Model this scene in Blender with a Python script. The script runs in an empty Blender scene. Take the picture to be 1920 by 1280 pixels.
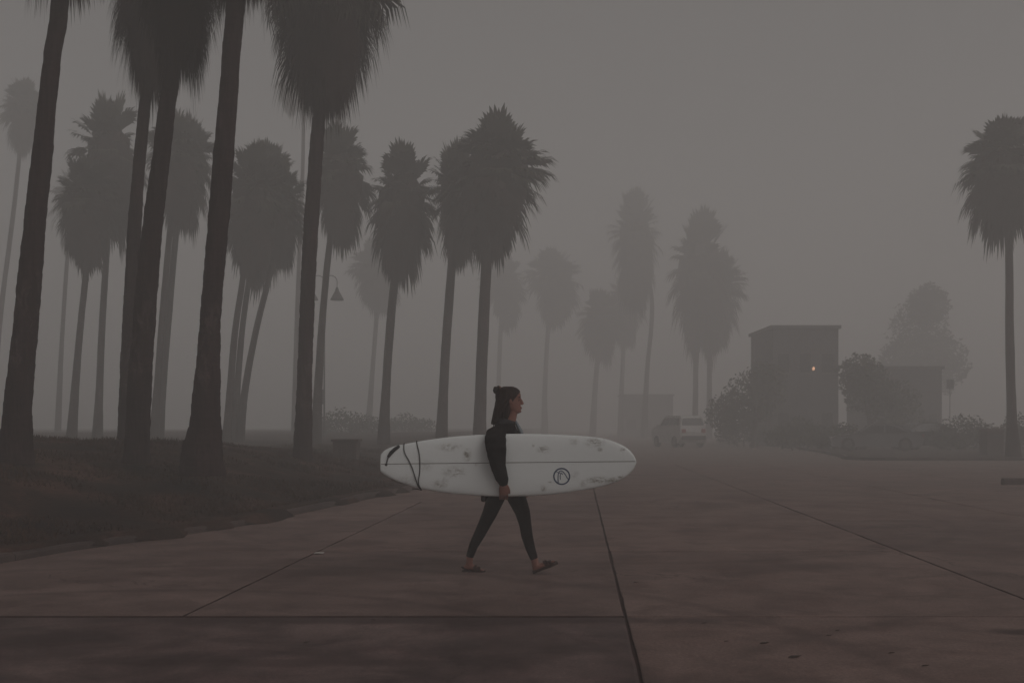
import bpy, bmesh, math, random
import numpy as np
from mathutils import Vector, Matrix, noise

# ------------------------------------------------------------------ camera, sky, sun, exposure
sc = bpy.context.scene
C = sc.collection
R = math.radians
F = 1867.0            # focal length in photograph pixels (1920 wide)
CAM_H = 1.30
cam_d = bpy.data.cameras.new("camera")
cam_d.sensor_width = 36.0
cam_d.lens = F / 1920.0 * 36.0
cam_d.shift_y = 160.0 / 1920.0
cam_d.clip_start = 0.05
cam_d.clip_end = 3000.0
cam = bpy.data.objects.new("camera", cam_d)
cam.location = (0, 0, CAM_H)
cam.rotation_euler = (R(90), 0, 0)
C.objects.link(cam)
sc.camera = cam

SUN_AZ, SUN_EL = R(124), R(40)      # azimuth right of the viewing direction (+Y), elevation
world = bpy.data.worlds.new("World")
sc.world = world
world.use_nodes = True
wn = world.node_tree
wn.nodes.clear()
sky = wn.nodes.new("ShaderNodeTexSky")
sky.sky_type = 'NISHITA'
sky.sun_disc = False
sky.sun_elevation = SUN_EL
sky.sun_rotation = SUN_AZ
sky.air_density = 1.0
sky.dust_density = 4.0
sky.ozone_density = 1.0
hs = wn.nodes.new("ShaderNodeHueSaturation")
hs.inputs['Saturation'].default_value = 0.12      # overcast: the sky's blue is washed out
tint = wn.nodes.new("ShaderNodeMix")
tint.data_type = 'RGBA'
tint.blend_type = 'MULTIPLY'
tint.inputs[0].default_value = 1.0
tint.inputs[7].default_value = (1.0, 0.955, 0.925, 1)
bgn = wn.nodes.new("ShaderNodeBackground")
bgn.inputs['Strength'].default_value = 0.06
wo = wn.nodes.new("ShaderNodeOutputWorld")
wn.links.new(sky.outputs[0], hs.inputs['Color'])
wn.links.new(hs.outputs[0], tint.inputs[6])
wn.links.new(tint.outputs[2], bgn.inputs['Color'])
wn.links.new(bgn.outputs[0], wo.inputs['Surface'])

sun_d = bpy.data.lights.new("sun", 'SUN')
sun_d.energy = 1.5
sun_d.angle = R(45)
sun_d.color = (1.0, 0.94, 0.90)
sun = bpy.data.objects.new("sun", sun_d)
sdir = Vector((math.sin(SUN_AZ) * math.cos(SUN_EL), math.cos(SUN_AZ) * math.cos(SUN_EL), math.sin(SUN_EL)))
sun.rotation_euler = sdir.to_track_quat('Z', 'Y').to_euler()
sun.location = sdir * 60
C.objects.link(sun)

vs = sc.view_settings
vs.view_transform = 'Standard'
vs.look = 'None'
vs.exposure = -0.70
vs.gamma = 1.0
vs.use_curve_mapping = False
cy = sc.cycles
cy.use_denoising = True
cy.max_bounces = 7
cy.diffuse_bounces = 3
cy.glossy_bounces = 2
cy.transmission_bounces = 4
cy.volume_bounces = 5
cy.transparent_max_bounces = 6
cy.use_adaptive_sampling = True
cy.adaptive_threshold = 0.012
cy.adaptive_min_samples = 24

HAZE_DENSITY = 0.0152
HAZE_COLOR = (0.985, 0.985, 0.98, 1)

rng = random.Random(11)
nrng = np.random.default_rng(5)


def at(px, py, D):
    """photograph pixel at distance D -> point in the place"""
    return Vector(((px - 960.0) * D / F, D, CAM_H + (800.0 - py) * D / F))


# ------------------------------------------------------------------ materials
def new_mat(name):
    m = bpy.data.materials.new(name)
    m.use_nodes = True
    nt = m.node_tree
    b = nt.nodes["Principled BSDF"]
    return m, nt, b


def ramp_node(nt, stops):
    r = nt.nodes.new("ShaderNodeValToRGB")
    e = r.color_ramp.elements
    while len(e) < len(stops):
        e.new(0.5)
    for k, (p, c) in enumerate(stops):
        e[k].position = p
        e[k].color = (*c, 1) if len(c) == 3 else c
    return r


def mix(nt, mode, fac, a, b):
    n = nt.nodes.new("ShaderNodeMix")
    n.data_type = 'RGBA'
    n.blend_type = mode
    for sock, v in ((n.inputs[0], fac), (n.inputs[6], a), (n.inputs[7], b)):
        if hasattr(v, 'is_output') or isinstance(v, bpy.types.NodeSocket):
            nt.links.new(v, sock)
        elif isinstance(v, (int, float)):
            sock.default_value = v
        else:
            sock.default_value = (*v, 1) if len(v) == 3 else v
    return n.outputs[2]


def coords(nt, which='Object', scale=(1, 1, 1)):
    tc = nt.nodes.new("ShaderNodeTexCoord")
    mp = nt.nodes.new("ShaderNodeMapping")
    mp.inputs['Scale'].default_value = scale
    nt.links.new(tc.outputs[which], mp.inputs['Vector'])
    return mp.outputs[0]


def world_pos(nt, scale=(1, 1, 1)):
    g = nt.nodes.new("ShaderNodeNewGeometry")
    mp = nt.nodes.new("ShaderNodeMapping")
    mp.inputs['Scale'].default_value = scale
    nt.links.new(g.outputs['Position'], mp.inputs['Vector'])
    return mp.outputs[0]


def noise_tex(nt, vec, scale, detail=4, rough=0.55, dist=0.0):
    n = nt.nodes.new("ShaderNodeTexNoise")
    n.inputs['Scale'].default_value = scale
    n.inputs['Detail'].default_value = detail
    n.inputs['Roughness'].default_value = rough
    n.inputs['Distortion'].default_value = dist
    nt.links.new(vec, n.inputs['Vector'])
    return n.outputs['Fac']


def bump(nt, b, h, strength, dist):
    n = nt.nodes.new("ShaderNodeBump")
    n.inputs['Strength'].default_value = strength
    n.inputs['Distance'].default_value = dist
    nt.links.new(h, n.inputs['Height'])
    nt.links.new(n.outputs[0], b.inputs['Normal'])


def simple(name, c1, c2, scale=6.0, rough=0.7, bump_s=0.0, spec=0.3, detail=4, stretch=(1, 1, 1), metal=0.0):
    m, nt, b = new_mat(name)
    v = coords(nt, 'Object', stretch)
    n = noise_tex(nt, v, scale, detail)
    r = ramp_node(nt, [(0.3, c1), (0.72, c2)])
    nt.links.new(n, r.inputs[0])
    nt.links.new(r.outputs[0], b.inputs['Base Color'])
    b.inputs['Roughness'].default_value = rough
    b.inputs['Specular IOR Level'].default_value = spec
    b.inputs['Metallic'].default_value = metal
    if bump_s:
        bump(nt, b, n, bump_s, 0.02)
    return m


def concrete(name, lo, hi, stain, stain_pos, wetness=0.0, marks=False):
    m, nt, b = new_mat(name)
    p = world_pos(nt)
    fine = noise_tex(nt, p, 46.0, 8, 0.78)
    big = noise_tex(nt, p, 0.8, 9, 0.66, 0.4)
    streak = noise_tex(nt, world_pos(nt, (0.85, 1.35, 1.0)), 2.4, 9, 0.72, 0.3)
    blot = noise_tex(nt, world_pos(nt, (0.85, 1.0, 1.0)), 1.5, 8, 0.70, 0.35)
    r = ramp_node(nt, [(0.28, lo), (0.72, hi)])
    nt.links.new(big, r.inputs[0])
    col = r.outputs[0]
    rs = ramp_node(nt, [(0.33, (0.68, 0.64, 0.62)), (0.52, (1.0, 1.0, 1.0)), (0.72, (1.20, 1.19, 1.18))])
    nt.links.new(streak, rs.inputs[0])
    col = mix(nt, 'MULTIPLY', 1.0, col, rs.outputs[0])
    rf = ramp_node(nt, [(0.36, (0.60, 0.59, 0.58)), (0.64, (1.30, 1.30, 1.30))])
    nt.links.new(fine, rf.inputs[0])
    col = mix(nt, 'MULTIPLY', 0.8, col, rf.outputs[0])
    rb = ramp_node(nt, [(stain_pos - 0.06, (0.85, 0.85, 0.85)), (stain_pos + 0.14, (0, 0, 0))])
    nt.links.new(blot, rb.inputs[0])
    col = mix(nt, 'MIX', rb.outputs[0], stain, col) if False else mix(nt, 'MIX', rb.outputs[0], col, stain)
    oi = nt.nodes.new("ShaderNodeObjectInfo")
    ro = ramp_node(nt, [(0.0, (0.86, 0.86, 0.87)), (1.0, (1.1, 1.09, 1.08))])
    nt.links.new(oi.outputs['Random'], ro.inputs[0])
    col = mix(nt, 'MULTIPLY', 1.0, col, ro.outputs[0])
    # small dark pits and spots
    vo = nt.nodes.new("ShaderNodeTexVoronoi")
    vo.inputs['Scale'].default_value = 5.0
    nt.links.new(world_pos(nt, (0.6, 1.5, 1)), vo.inputs['Vector'])
    rv = ramp_node(nt, [(0.03, (0.35, 0.33, 0.32)), (0.06, (1, 1, 1))])
    nt.links.new(vo.outputs['Distance'], rv.inputs[0])
    col = mix(nt, 'MULTIPLY', 0.7, col, rv.outputs[0])
    if marks:
        def mth(op, a_, b_=None):
            n_ = nt.nodes.new("ShaderNodeMath")
            n_.operation = op
            for i_, q_ in enumerate((a_, b_)):
                if q_ is None:
                    continue
                if isinstance(q_, (int, float)):
                    n_.inputs[i_].default_value = q_
                else:
                    nt.links.new(q_, n_.inputs[i_])
            return n_.outputs[0]
        sp_ = nt.nodes.new("ShaderNodeSeparateXYZ")
        nt.links.new(p, sp_.inputs[0])
        X_, Y_ = sp_.outputs[0], sp_.outputs[1]
        wob = noise_tex(nt, p, 3.0, 5, 0.65)
        mask = None
        # faint tyre arcs: (centre x, centre y, radius, half width, strength)
        for (ax, ay, rad_, hw_, st_) in ((-2.6, 4.6, 3.35, 0.07, .55), (-2.6, 4.6, 4.75, 0.08, .40), (5.2, 2.2, 5.2, .07, .3), (1.0, 14.5, 5.0, .09, .35)):
            dd = mth('SQRT', mth('ADD', mth('POWER', mth('ABSOLUTE', mth('SUBTRACT', X_, ax)), 2.0), mth('POWER', mth('ABSOLUTE', mth('SUBTRACT', Y_, ay)), 2.0)))
            e_ = mth('ABSOLUTE', mth('SUBTRACT', dd, rad_))
            mr = nt.nodes.new("ShaderNodeMapRange")
            mr.interpolation_type = 'SMOOTHSTEP'
            mr.inputs['From Min'].default_value = 0.0
            mr.inputs['From Max'].default_value = hw_ * 1.6
            mr.inputs['To Min'].default_value = st_
            mr.inputs['To Max'].default_value = 0.0
            nt.links.new(e_, mr.inputs['Value'])
            q_ = mth('MULTIPLY', mr.outputs[0], mth('MULTIPLY', wob, 1.5))
            mask = q_ if mask is None else mth('MAXIMUM', mask, q_)
        # blots: (x, y, rx, ry, strength)
        for (ax, ay, rx_, ry_, st_) in ((3.35, 6.32, .34, .13, .9), (-0.55, 6.72, 2.6, .16, .75), (-3.6, 5.9, 1.5, .7, .45), (0.1, 5.9, .35, .7, .6), (-1.3, 5.5, 1.3, .10, .5), (2.5, 9.2, .8, .25, .35), (-2.2, 8.9, 1.2, .3, .35)):
            ux = mth('DIVIDE', mth('SUBTRACT', X_, ax), rx_)
            uy = mth('DIVIDE', mth('SUBTRACT', Y_, ay), ry_)
            dd = mth('SQRT', mth('ADD', mth('MULTIPLY', ux, ux), mth('MULTIPLY', uy, uy)))
            dd = mth('ADD', dd, mth('MULTIPLY', mth('SUBTRACT', wob, 0.5), 1.6))
            mr = nt.nodes.new("ShaderNodeMapRange")
            mr.interpolation_type = 'SMOOTHSTEP'
            mr.inputs['From Min'].default_value = 0.45
            mr.inputs['From Max'].default_value = 1.15
            mr.inputs['To Min'].default_value = st_
            mr.inputs['To Max'].default_value = 0.0
            nt.links.new(dd, mr.inputs['Value'])
            mask = mth('MAXIMUM', mask, mr.outputs[0])
        col = mix(nt, 'MIX', mask, col, (0.052, 0.030, 0.028))
        # hairline cracks
        vc = nt.nodes.new("ShaderNodeTexVoronoi")
        vc.feature = 'DISTANCE_TO_EDGE'
        vc.inputs['Scale'].default_value = 0.42
        wv = nt.nodes.new("ShaderNodeVectorMath")
        wv.operation = 'ADD'
        nt.links.new(p, wv.inputs[0])
        nz = nt.nodes.new("ShaderNodeTexNoise")
        nz.inputs['Scale'].default_value = 2.2
        nz.inputs['Detail'].default_value = 6
        nt.links.new(p, nz.inputs['Vector'])
        nt.links.new(nz.outputs['Color'], wv.inputs[1])
        nt.links.new(wv.outputs[0], vc.inputs['Vector'])
        rc = ramp_node(nt, [(0.0, (1, 1, 1)), (0.006, (0, 0, 0))])
        nt.links.new(vc.outputs['Distance'], rc.inputs[0])
        gate = ramp_node(nt, [(0.50, (0, 0, 0)), (0.58, (1, 1, 1))])
        nt.links.new(noise_tex(nt, p, 0.33, 2, 0.5), gate.inputs[0])
        cm = mix(nt, 'MULTIPLY', 1.0, rc.outputs[0], gate.outputs[0])
        col = mix(nt, 'MIX', cm, col, (0.045, 0.026, 0.024))
    nt.links.new(col, b.inputs['Base Color'])
    rr = ramp_node(nt, [(0.3, (0.62 - wetness,) * 3), (0.7, (0.85 - wetness * 0.6,) * 3)])
    nt.links.new(streak, rr.inputs[0])
    nt.links.new(rr.outputs[0], b.inputs['Roughness'])
    b.inputs['Specular IOR Level'].default_value = 0.25
    bump(nt, b, fine, 0.25, 0.01)
    return m


M_slab = concrete("concrete_slab", (0.126, 0.079, 0.070), (0.236, 0.164, 0.147), (0.080, 0.048, 0.043), 0.37, 0.0, True)
M_damp = concrete("damp_concrete", (0.080, 0.046, 0.045), (0.240, 0.170, 0.158), (0.050, 0.030, 0.029), 0.44, 0.08, True)
M_far_pave = concrete("worn_pavement", (0.14, 0.100, 0.088), (0.185, 0.138, 0.122), (0.10, 0.08, 0.07), 0.28)
M_joint = simple("joint_dirt", (0.040, 0.020, 0.018), (0.070, 0.038, 0.034), 9, 0.95)
M_kerb = concrete("kerb_concrete", (0.065, 0.044, 0.040), (0.115, 0.082, 0.073), (0.04, 0.027, 0.025), 0.44)


def soil_grass():
    m, nt, b = new_mat("dry_grass_soil")
    p = world_pos(nt)
    n1 = noise_tex(nt, p, 0.9, 5, 0.6, 0.5)
    n2 = noise_tex(nt, p, 16, 4, 0.7)
    r = ramp_node(nt, [(0.32, (0.014, 0.007, 0.006)), (0.5, (0.034, 0.018, 0.013)), (0.68, (0.100, 0.053, 0.041))])
    nt.links.new(n1, r.inputs[0])
    rf = ramp_node(nt, [(0.3, (0.6, 0.6, 0.6)), (0.7, (1.25, 1.22, 1.2))])
    nt.links.new(n2, rf.inputs[0])
    nt.links.new(mix(nt, 'MULTIPLY', 1.0, r.outputs[0], rf.outputs[0]), b.inputs['Base Color'])
    b.inputs['Roughness'].default_value = 0.95
    b.inputs['Specular IOR Level'].default_value = 0.1
    bump(nt, b, n2, 0.7, 0.05)
    return m


M_lawn = soil_grass()
M_blade = simple("grass_blade", (0.026, 0.014, 0.009), (0.078, 0.042, 0.028), 0.8, 0.9, 0, 0.1)
M_mulch = simple("planting_bed_soil", (0.040, 0.026, 0.022), (0.075, 0.05, 0.042), 3.0, 0.95, 0.5)


def bark():
    m, nt, b = new_mat("palm_bark")
    v = coords(nt, 'Object')
    rings = nt.nodes.new("ShaderNodeTexWave")
    rings.wave_type = 'BANDS'
    rings.bands_direction = 'Z'
    rings.inputs['Scale'].default_value = 3.2
    rings.inputs['Distortion'].default_value = 5.0
    rings.inputs['Detail'].default_value = 3.0
    rings.inputs['Detail Scale'].default_value = 2.0
    nt.links.new(v, rings.inputs['Vector'])
    fis = noise_tex(nt, coords(nt, 'Object', (14, 14, 1.4)), 1.6, 5, 0.65)
    pat = noise_tex(nt, v, 1.7, 4, 0.6)
    r = ramp_node(nt, [(0.3, (0.018, 0.008, 0.009)), (0.7, (0.052, 0.027, 0.027))])
    nt.links.new(fis, r.inputs[0])
    rp = ramp_node(nt, [(0.35, (0.75, 0.72, 0.72)), (0.62, (1.0, 1.0, 1.0)), (0.74, (1.7, 1.7, 1.75))])
    nt.links.new(pat, rp.inputs[0])
    col = mix(nt, 'MULTIPLY', 1.0, r.outputs[0], rp.outputs[0])
    rw = ramp_node(nt, [(0.0, (0.72, 0.7, 0.7)), (0.4, (1, 1, 1))])
    nt.links.new(rings.outputs['Fac'], rw.inputs[0])
    col = mix(nt, 'MULTIPLY', 0.7, col, rw.outputs[0])
    sep = nt.nodes.new("ShaderNodeSeparateXYZ")
    nt.links.new(v, sep.inputs[0])
    rz_ = ramp_node(nt, [(0.18, (0, 0, 0)), (0.26, (1, 1, 1)), (0.44, (1, 1, 1)), (0.56, (0, 0, 0))])
    dv_ = nt.nodes.new("ShaderNodeMath")
    dv_.operation = 'DIVIDE'
    dv_.inputs[1].default_value = 5.0
    nt.links.new(sep.outputs[2], dv_.inputs[0])
    nt.links.new(dv_.outputs[0], rz_.inputs[0])
    sc_ = noise_tex(nt, coords(nt, 'Object', (2.5, 2.5, 1.0)), 2.6, 6, 0.7, 0.4)
    rsc = ramp_node(nt, [(0.50, (0, 0, 0)), (0.68, (0.75, 0.75, 0.75))])
    nt.links.new(sc_, rsc.inputs[0])
    ms = mix(nt, 'MULTIPLY', 1.0, rz_.outputs[0], rsc.outputs[0])
    col = mix(nt, 'MIX', ms, col, (0.125, 0.090, 0.086))
    nt.links.new(col, b.inputs['Base Color'])
    b.inputs['Roughness'].default_value = 0.92
    b.inputs['Specular IOR Level'].default_value = 0.15
    bump(nt, b, fis, 0.8, 0.03)
    return m


M_bark = bark()
M_frond = simple("palm_frond_green", (0.030, 0.030, 0.020), (0.060, 0.056, 0.036), 2.0, 0.7, 0, 0.2)
M_thatch = simple("palm_thatch_dead", (0.020, 0.011, 0.011), (0.042, 0.025, 0.023), 2.5, 0.9, 0, 0.1)
M_leaf = simple("dark_leaf", (0.030, 0.034, 0.024), (0.06, 0.062, 0.042), 1.5, 0.7, 0, 0.2)
M_wood = simple("grey_bark", (0.05, 0.035, 0.03), (0.09, 0.07, 0.06), 5, 0.9, 0.4)
M_metal_dark = simple("dark_painted_metal", (0.03, 0.03, 0.032), (0.05, 0.048, 0.05), 8, 0.5, 0.05, 0.4)
M_bin = simple("weathered_brown_bin", (0.045, 0.028, 0.026), (0.085, 0.055, 0.05), 5, 0.8, 0.2)
M_wall_a = simple("dark_stucco", (0.07, 0.066, 0.07), (0.11, 0.104, 0.108), 3, 0.9, 0.2)
M_wall_b = simple("grey_stucco", (0.12, 0.115, 0.115), (0.16, 0.155, 0.15), 3, 0.9, 0.2)
M_trim = simple("building_trim", (0.10, 0.095, 0.095), (0.14, 0.135, 0.135), 5, 0.8, 0.1)
M_glass = simple("dark_glass", (0.012, 0.013, 0.015), (0.02, 0.02, 0.022), 2, 0.12, 0, 0.5)
M_paint_pale = simple("pale_car_paint", (0.44, 0.43, 0.42), (0.50, 0.49, 0.48), 2, 0.35, 0, 0.5)
M_paint_dark = simple("charcoal_car_paint", (0.03, 0.03, 0.034), (0.045, 0.045, 0.05), 2, 0.3, 0, 0.5)
M_paint_silver = simple("grey_car_paint", (0.10, 0.10, 0.105), (0.13, 0.13, 0.135), 2, 0.3, 0, 0.5)
M_tyre = simple("tyre_rubber", (0.015, 0.015, 0.015), (0.028, 0.027, 0.027), 12, 0.9, 0.2)
M_rim = simple("wheel_rim", (0.06, 0.06, 0.06), (0.09, 0.09, 0.09), 6, 0.4, 0, 0.5)
M_tail = simple("tail_light_plastic", (0.22, 0.02, 0.02), (0.30, 0.03, 0.03), 6, 0.3)
M_head = simple("head_light_plastic", (0.5, 0.5, 0.5), (0.6, 0.6, 0.6), 6, 0.2)
M_skin = simple("skin", (0.20, 0.090, 0.070), (0.26, 0.120, 0.092), 9, 0.55, 0.05, 0.35)
M_hair = simple("dark_brown_hair", (0.010, 0.005, 0.004), (0.034, 0.017, 0.012), 40, 0.6, 0.3, 0.15, 3, (1, 1, 0.15))
M_tie = simple("tan_scrunchie", (0.22, 0.12, 0.09), (0.32, 0.19, 0.15), 30, 0.9, 0.3)
M_suit = simple("black_neoprene", (0.006, 0.004, 0.005), (0.012, 0.009, 0.010), 14, 0.75, 0.08, 0.12)
M_jacket = simple("black_jacket_cloth", (0.006, 0.005, 0.006), (0.014, 0.011, 0.012), 9, 0.95, 0.35, 0.05)
M_collar = simple("charcoal_collar_cloth", (0.022, 0.022, 0.024), (0.045, 0.045, 0.048), 12, 0.95, 0.3, 0.1)
M_shirt = simple("pale_blue_grey_shirt", (0.16, 0.19, 0.21), (0.24, 0.27, 0.29), 10, 0.9, 0.2, 0.1)
M_sandal = simple("dark_brown_leather", (0.030, 0.014, 0.012), (0.055, 0.028, 0.024), 18, 0.75, 0.2, 0.25)
M_eye = simple("eye_dark", (0.01, 0.008, 0.008), (0.02, 0.015, 0.014), 10, 0.2)
M_lip = simple("lip", (0.22, 0.085, 0.075), (0.25, 0.10, 0.09), 10, 0.45)
M_cord = simple("leash_cord", (0.018, 0.018, 0.020), (0.03, 0.03, 0.033), 10, 0.5)
M_logo = simple("navy_logo_print", (0.022, 0.042, 0.105), (0.035, 0.058, 0.130), 10, 0.5)
M_stringer = simple("wood_stringer", (0.10, 0.085, 0.075), (0.16, 0.14, 0.12), 20, 0.5)
M_paper = simple("pale_paper", (0.4, 0.38, 0.36), (0.5, 0.47, 0.45), 20, 0.9)
M_dead_leaf = simple("dry_leaf", (0.03, 0.018, 0.014), (0.06, 0.036, 0.028), 20, 0.9)


# ------------------------------------------------------------------ helpers
def tag(o, label=None, cat=None, group=None, kind=None):
    if label:
        o["label"] = label
    if cat:
        o["category"] = cat
    if group:
        o["group"] = group
    if kind:
        o["kind"] = kind
    return o


def link(name, me, parent=None, mat=None, smooth=False):
    if mat is not None and len(me.materials) == 0:
        me.materials.append(mat)
    if smooth:
        me.polygons.foreach_set("use_smooth", [True] * len(me.polygons))
    o = bpy.data.objects.new(name, me)
    C.objects.link(o)
    if parent is not None:
        o.parent = parent
    return o


def mesh_np(name, v, f, mat=None):
    me = bpy.data.meshes.new(name)
    me.from_pydata([tuple(p) for p in v], [], [tuple(q) for q in f])
    me.validate()
    me.update()
    if mat is not None:
        me.materials.append(mat)
    return me


def empty(name, loc, rz=0.0):
    o = bpy.data.objects.new(name, None)
    o.location = loc
    o.rotation_euler = (0, 0, rz)
    o.empty_display_size = 0.2
    C.objects.link(o)
    return o


class MB:
    """collects shapes of ONE part"""
    def __init__(self):
        self.v, self.f = [], []

    def add(self, v, f):
        n = len(self.v)
        self.v += [tuple(p) for p in v]
        self.f += [tuple(i + n for i in q) for q in f]
        return self

    def box(self, lo, hi):
        x0, y0, z0 = lo
        x1, y1, z1 = hi
        return self.add([(x0, y0, z0), (x1, y0, z0), (x1, y1, z0), (x0, y1, z0),
                         (x0, y0, z1), (x1, y0, z1), (x1, y1, z1), (x0, y1, z1)],
                        [(0, 3, 2, 1), (4, 5, 6, 7), (0, 1, 5, 4), (1, 2, 6, 5), (2, 3, 7, 6), (3, 0, 4, 7)])

    def loft(self, rings, cap=True, closed=True):
        n = len(rings[0])
        v, f = [], []
        for r in rings:
            v += [tuple(p) for p in r]
        for k in range(len(rings) - 1):
            for i in range(n if closed else n - 1):
                j = (i + 1) % n
                f.append((k * n + i, k * n + j, (k + 1) * n + j, (k + 1) * n + i))
        if cap:
            f.append(tuple(range(n - 1, -1, -1)))
            f.append(tuple(range((len(rings) - 1) * n, len(rings) * n)))
        return self.add(v, f)

    def tube(self, pts, rad, seg=10, round_end=True):
        """rad: numbers, or (across, out-of-plane) pairs"""
        pts = [Vector(p) for p in pts]
        rad = [(r, r) if isinstance(r, (int, float)) else r for r in rad]
        if round_end:
            d0 = (pts[0] - pts[1]).normalized()
            d1 = (pts[-1] - pts[-2]).normalized()
            r0, r1 = rad[0], rad[-1]
            pts = [pts[0] + d0 * r0[0] * 0.8, pts[0] + d0 * r0[0] * 0.5] + pts + [pts[-1] + d1 * r1[0] * 0.5, pts[-1] + d1 * r1[0] * 0.8]
            rad = [(r0[0] * .35, r0[1] * .35), (r0[0] * .8, r0[1] * .8)] + rad + [(r1[0] * .8, r1[1] * .8), (r1[0] * .35, r1[1] * .35)]
        rings = []
        ref = Vector((0, 1, 0))
        for k, p in enumerate(pts):
            a = pts[max(k - 1, 0)]
            b = pts[min(k + 1, len(pts) - 1)]
            t = (b - a).normalized()
            if abs(t.dot(ref)) > 0.93:
                rf = Vector((1, 0, 0))
            else:
                rf = ref
            side = (rf - t * rf.dot(t)).normalized()
            up = t.cross(side).normalized()
            rings.append([p + up * (math.cos(q) * rad[k][0]) + side * (math.sin(q) * rad[k][1])
                          for q in [2 * math.pi * i / seg for i in range(seg)]])
        return self.loft(rings)

    def hrings(self, secs, seg=20):
        """secs: (centre, rx, ry) horizontal ellipses"""
        rings = []
        for c, rx, ry in secs:
            rings.append([Vector(c) + Vector((math.cos(q) * rx, math.sin(q) * ry, 0))
                          for q in [2 * math.pi * i / seg for i in range(seg)]])
        return self.loft(rings)

    def ball(self, c, r, seg=14, rng_=8):
        rx, ry, rz = (r, r, r) if isinstance(r, (int, float)) else r
        rings = []
        for k in range(rng_ + 1):
            a = -math.pi / 2 + math.pi * (k + 0.02) / (rng_ + 0.04)
            rings.append([Vector(c) + Vector((math.cos(q) * math.cos(a) * rx, math.sin(q) * math.cos(a) * ry, math.sin(a) * rz))
                          for q in [2 * math.pi * i / seg for i in range(seg)]])
        return self.loft(rings)

    def mesh(self, name, origin=(0, 0, 0)):
        o = Vector(origin)
        me = bpy.data.meshes.new(name)
        me.from_pydata([tuple(Vector(p) - o) for p in self.v], [], self.f)
        me.update()
        bm = bmesh.new()
        bm.from_mesh(me)
        bmesh.ops.recalc_face_normals(bm, faces=bm.faces)
        bm.to_mesh(me)
        bm.free()
        return me

    def build(self, name, mat, parent=None, origin=(0, 0, 0), smooth=False, bevel=0.0):
        me = self.mesh(name, origin)
        if bevel:
            bm = bmesh.new()
            bm.from_mesh(me)
            bmesh.ops.bevel(bm, geom=[e for e in bm.edges if e.calc_face_angle(0) > 0.6], offset=bevel, segments=2, affect='EDGES', profile=0.6)
            bm.to_mesh(me)
            bm.free()
        return link(name, me, parent, mat, smooth)


def remesh(mb, voxel, smooth_it, origin, name):
    me = mb.mesh(name + "_src", origin)
    o = bpy.data.objects.new(name + "_src", me)
    C.objects.link(o)
    m = o.modifiers.new("r", 'REMESH')
    m.mode = 'VOXEL'
    m.voxel_size = voxel
    if smooth_it:
        s = o.modifiers.new("s", 'SMOOTH')
        s.factor = 0.5
        s.iterations = smooth_it
    dg = bpy.context.evaluated_depsgraph_get()
    out = bpy.data.meshes.new_from_object(o.evaluated_get(dg))
    out.name = name
    bpy.data.objects.remove(o)
    out.polygons.foreach_set("use_smooth", [True] * len(out.polygons))
    return out


def smoothstep(a, b, x):
    t = min(1.0, max(0.0, (x - a) / (b - a)))
    return t * t * (3 - 2 * t)


# ------------------------------------------------------------------ ground and paving
ROAD = 123.0 / F          # sideways drift of the paving joints per metre of depth


def ln(lat, D):
    return lat + ROAD * D


CURB = [(-20, -22), (-8, -14), (0, -9.2), (5, -6.6), (8, -5.35), (9.44, -4.88), (10.64, -4.56), (11.7, -4.05), (13.2, -3.5),
        (15.2, -3.12), (18.1, -2.55), (20.4, -2.02), (24, ln(-3.3, 24)), (30, ln(-3.25, 30)), (60, ln(-3.2, 60)), (170, ln(-3.2, 170)), (300, ln(-3.2, 300))]


def curb_x(D):
    for (d0, x0), (d1, x1) in zip(CURB, CURB[1:]):
        if d0 <= D <= d1:
            t = (D - d0) / (d1 - d0)
            return x0 + (x1 - x0) * t
    return CURB[-1][1]


def lawn_h(X, D):
    s = curb_x(D) - X
    hp = 0.92 - 0.50 * smoothstep(19, 31, D) + 0.38 * smoothstep(34, 75, D)
    h = 0.11 + hp * smoothstep(0.0, 5.2, s)
    bump_ = noise.noise(Vector((X * 0.35, D * 0.35, 0.0))) * 0.13 + noise.noise(Vector((X * 1.1, D * 1.1, 3.0))) * 0.07
    return h + bump_ * smoothstep(0.15, 1.6, s)


# base sheet under everything
gmb = MB().box((-380, -130, -0.30), (380, 580, -0.017))
ground = gmb.build("ground", M_joint)
tag(ground, "dark packed earth under the paving and lawns", "ground", kind="structure")

ROWS = [-0.05, 3.40, 6.84, 10.42, 13.90, 17.35, 20.85, 24.35, 27.85, 31.35, 34.85]
COLS = [-8.82, -5.77, -2.72, 0.33, 3.38, 6.43, 9.48, 12.53, 15.58, 18.63, 21.68, 24.73, 27.78]
pv = MB()
# plain sheets where the slabs are too far away to tell apart
pv.add([(ln(-60, 34.87), 34.87, 0), (ln(90, 34.87), 34.87, 0), (ln(90, 300), 300, 0), (ln(-60, 300), 300, 0),
        (ln(-60, 34.87), 34.87, -0.04), (ln(90, 34.87), 34.87, -0.04), (ln(90, 300), 300, -0.04), (ln(-60, 300), 300, -0.04)],
       [(0, 1, 2, 3), (0, 4, 5, 1), (1, 5, 6, 2), (2, 6, 7, 3), (3, 7, 4, 0)])
pv.add([(ln(27.8, -20), -20, 0), (90, -20, 0), (90, 34.85, 0), (ln(27.8, 34.85), 34.85, 0)], [(0, 1, 2, 3)])
pv.add([(-60, -100, 0), (90, -100, 0), (90, -20.01, 0), (-60, -20.01, 0)], [(0, 1, 2, 3)])
pv.add([(-60, -20, 0), (ln(27.77, -20), -20, 0), (ln(27.77, -0.07), -0.07, 0), (-60, -0.07, 0)], [(0, 1, 2, 3)])
pavement = pv.build("pavement", M_far_pave)
tag(pavement, "worn concrete pavement of large slabs fading into the fog", "pavement", kind="structure")


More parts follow.
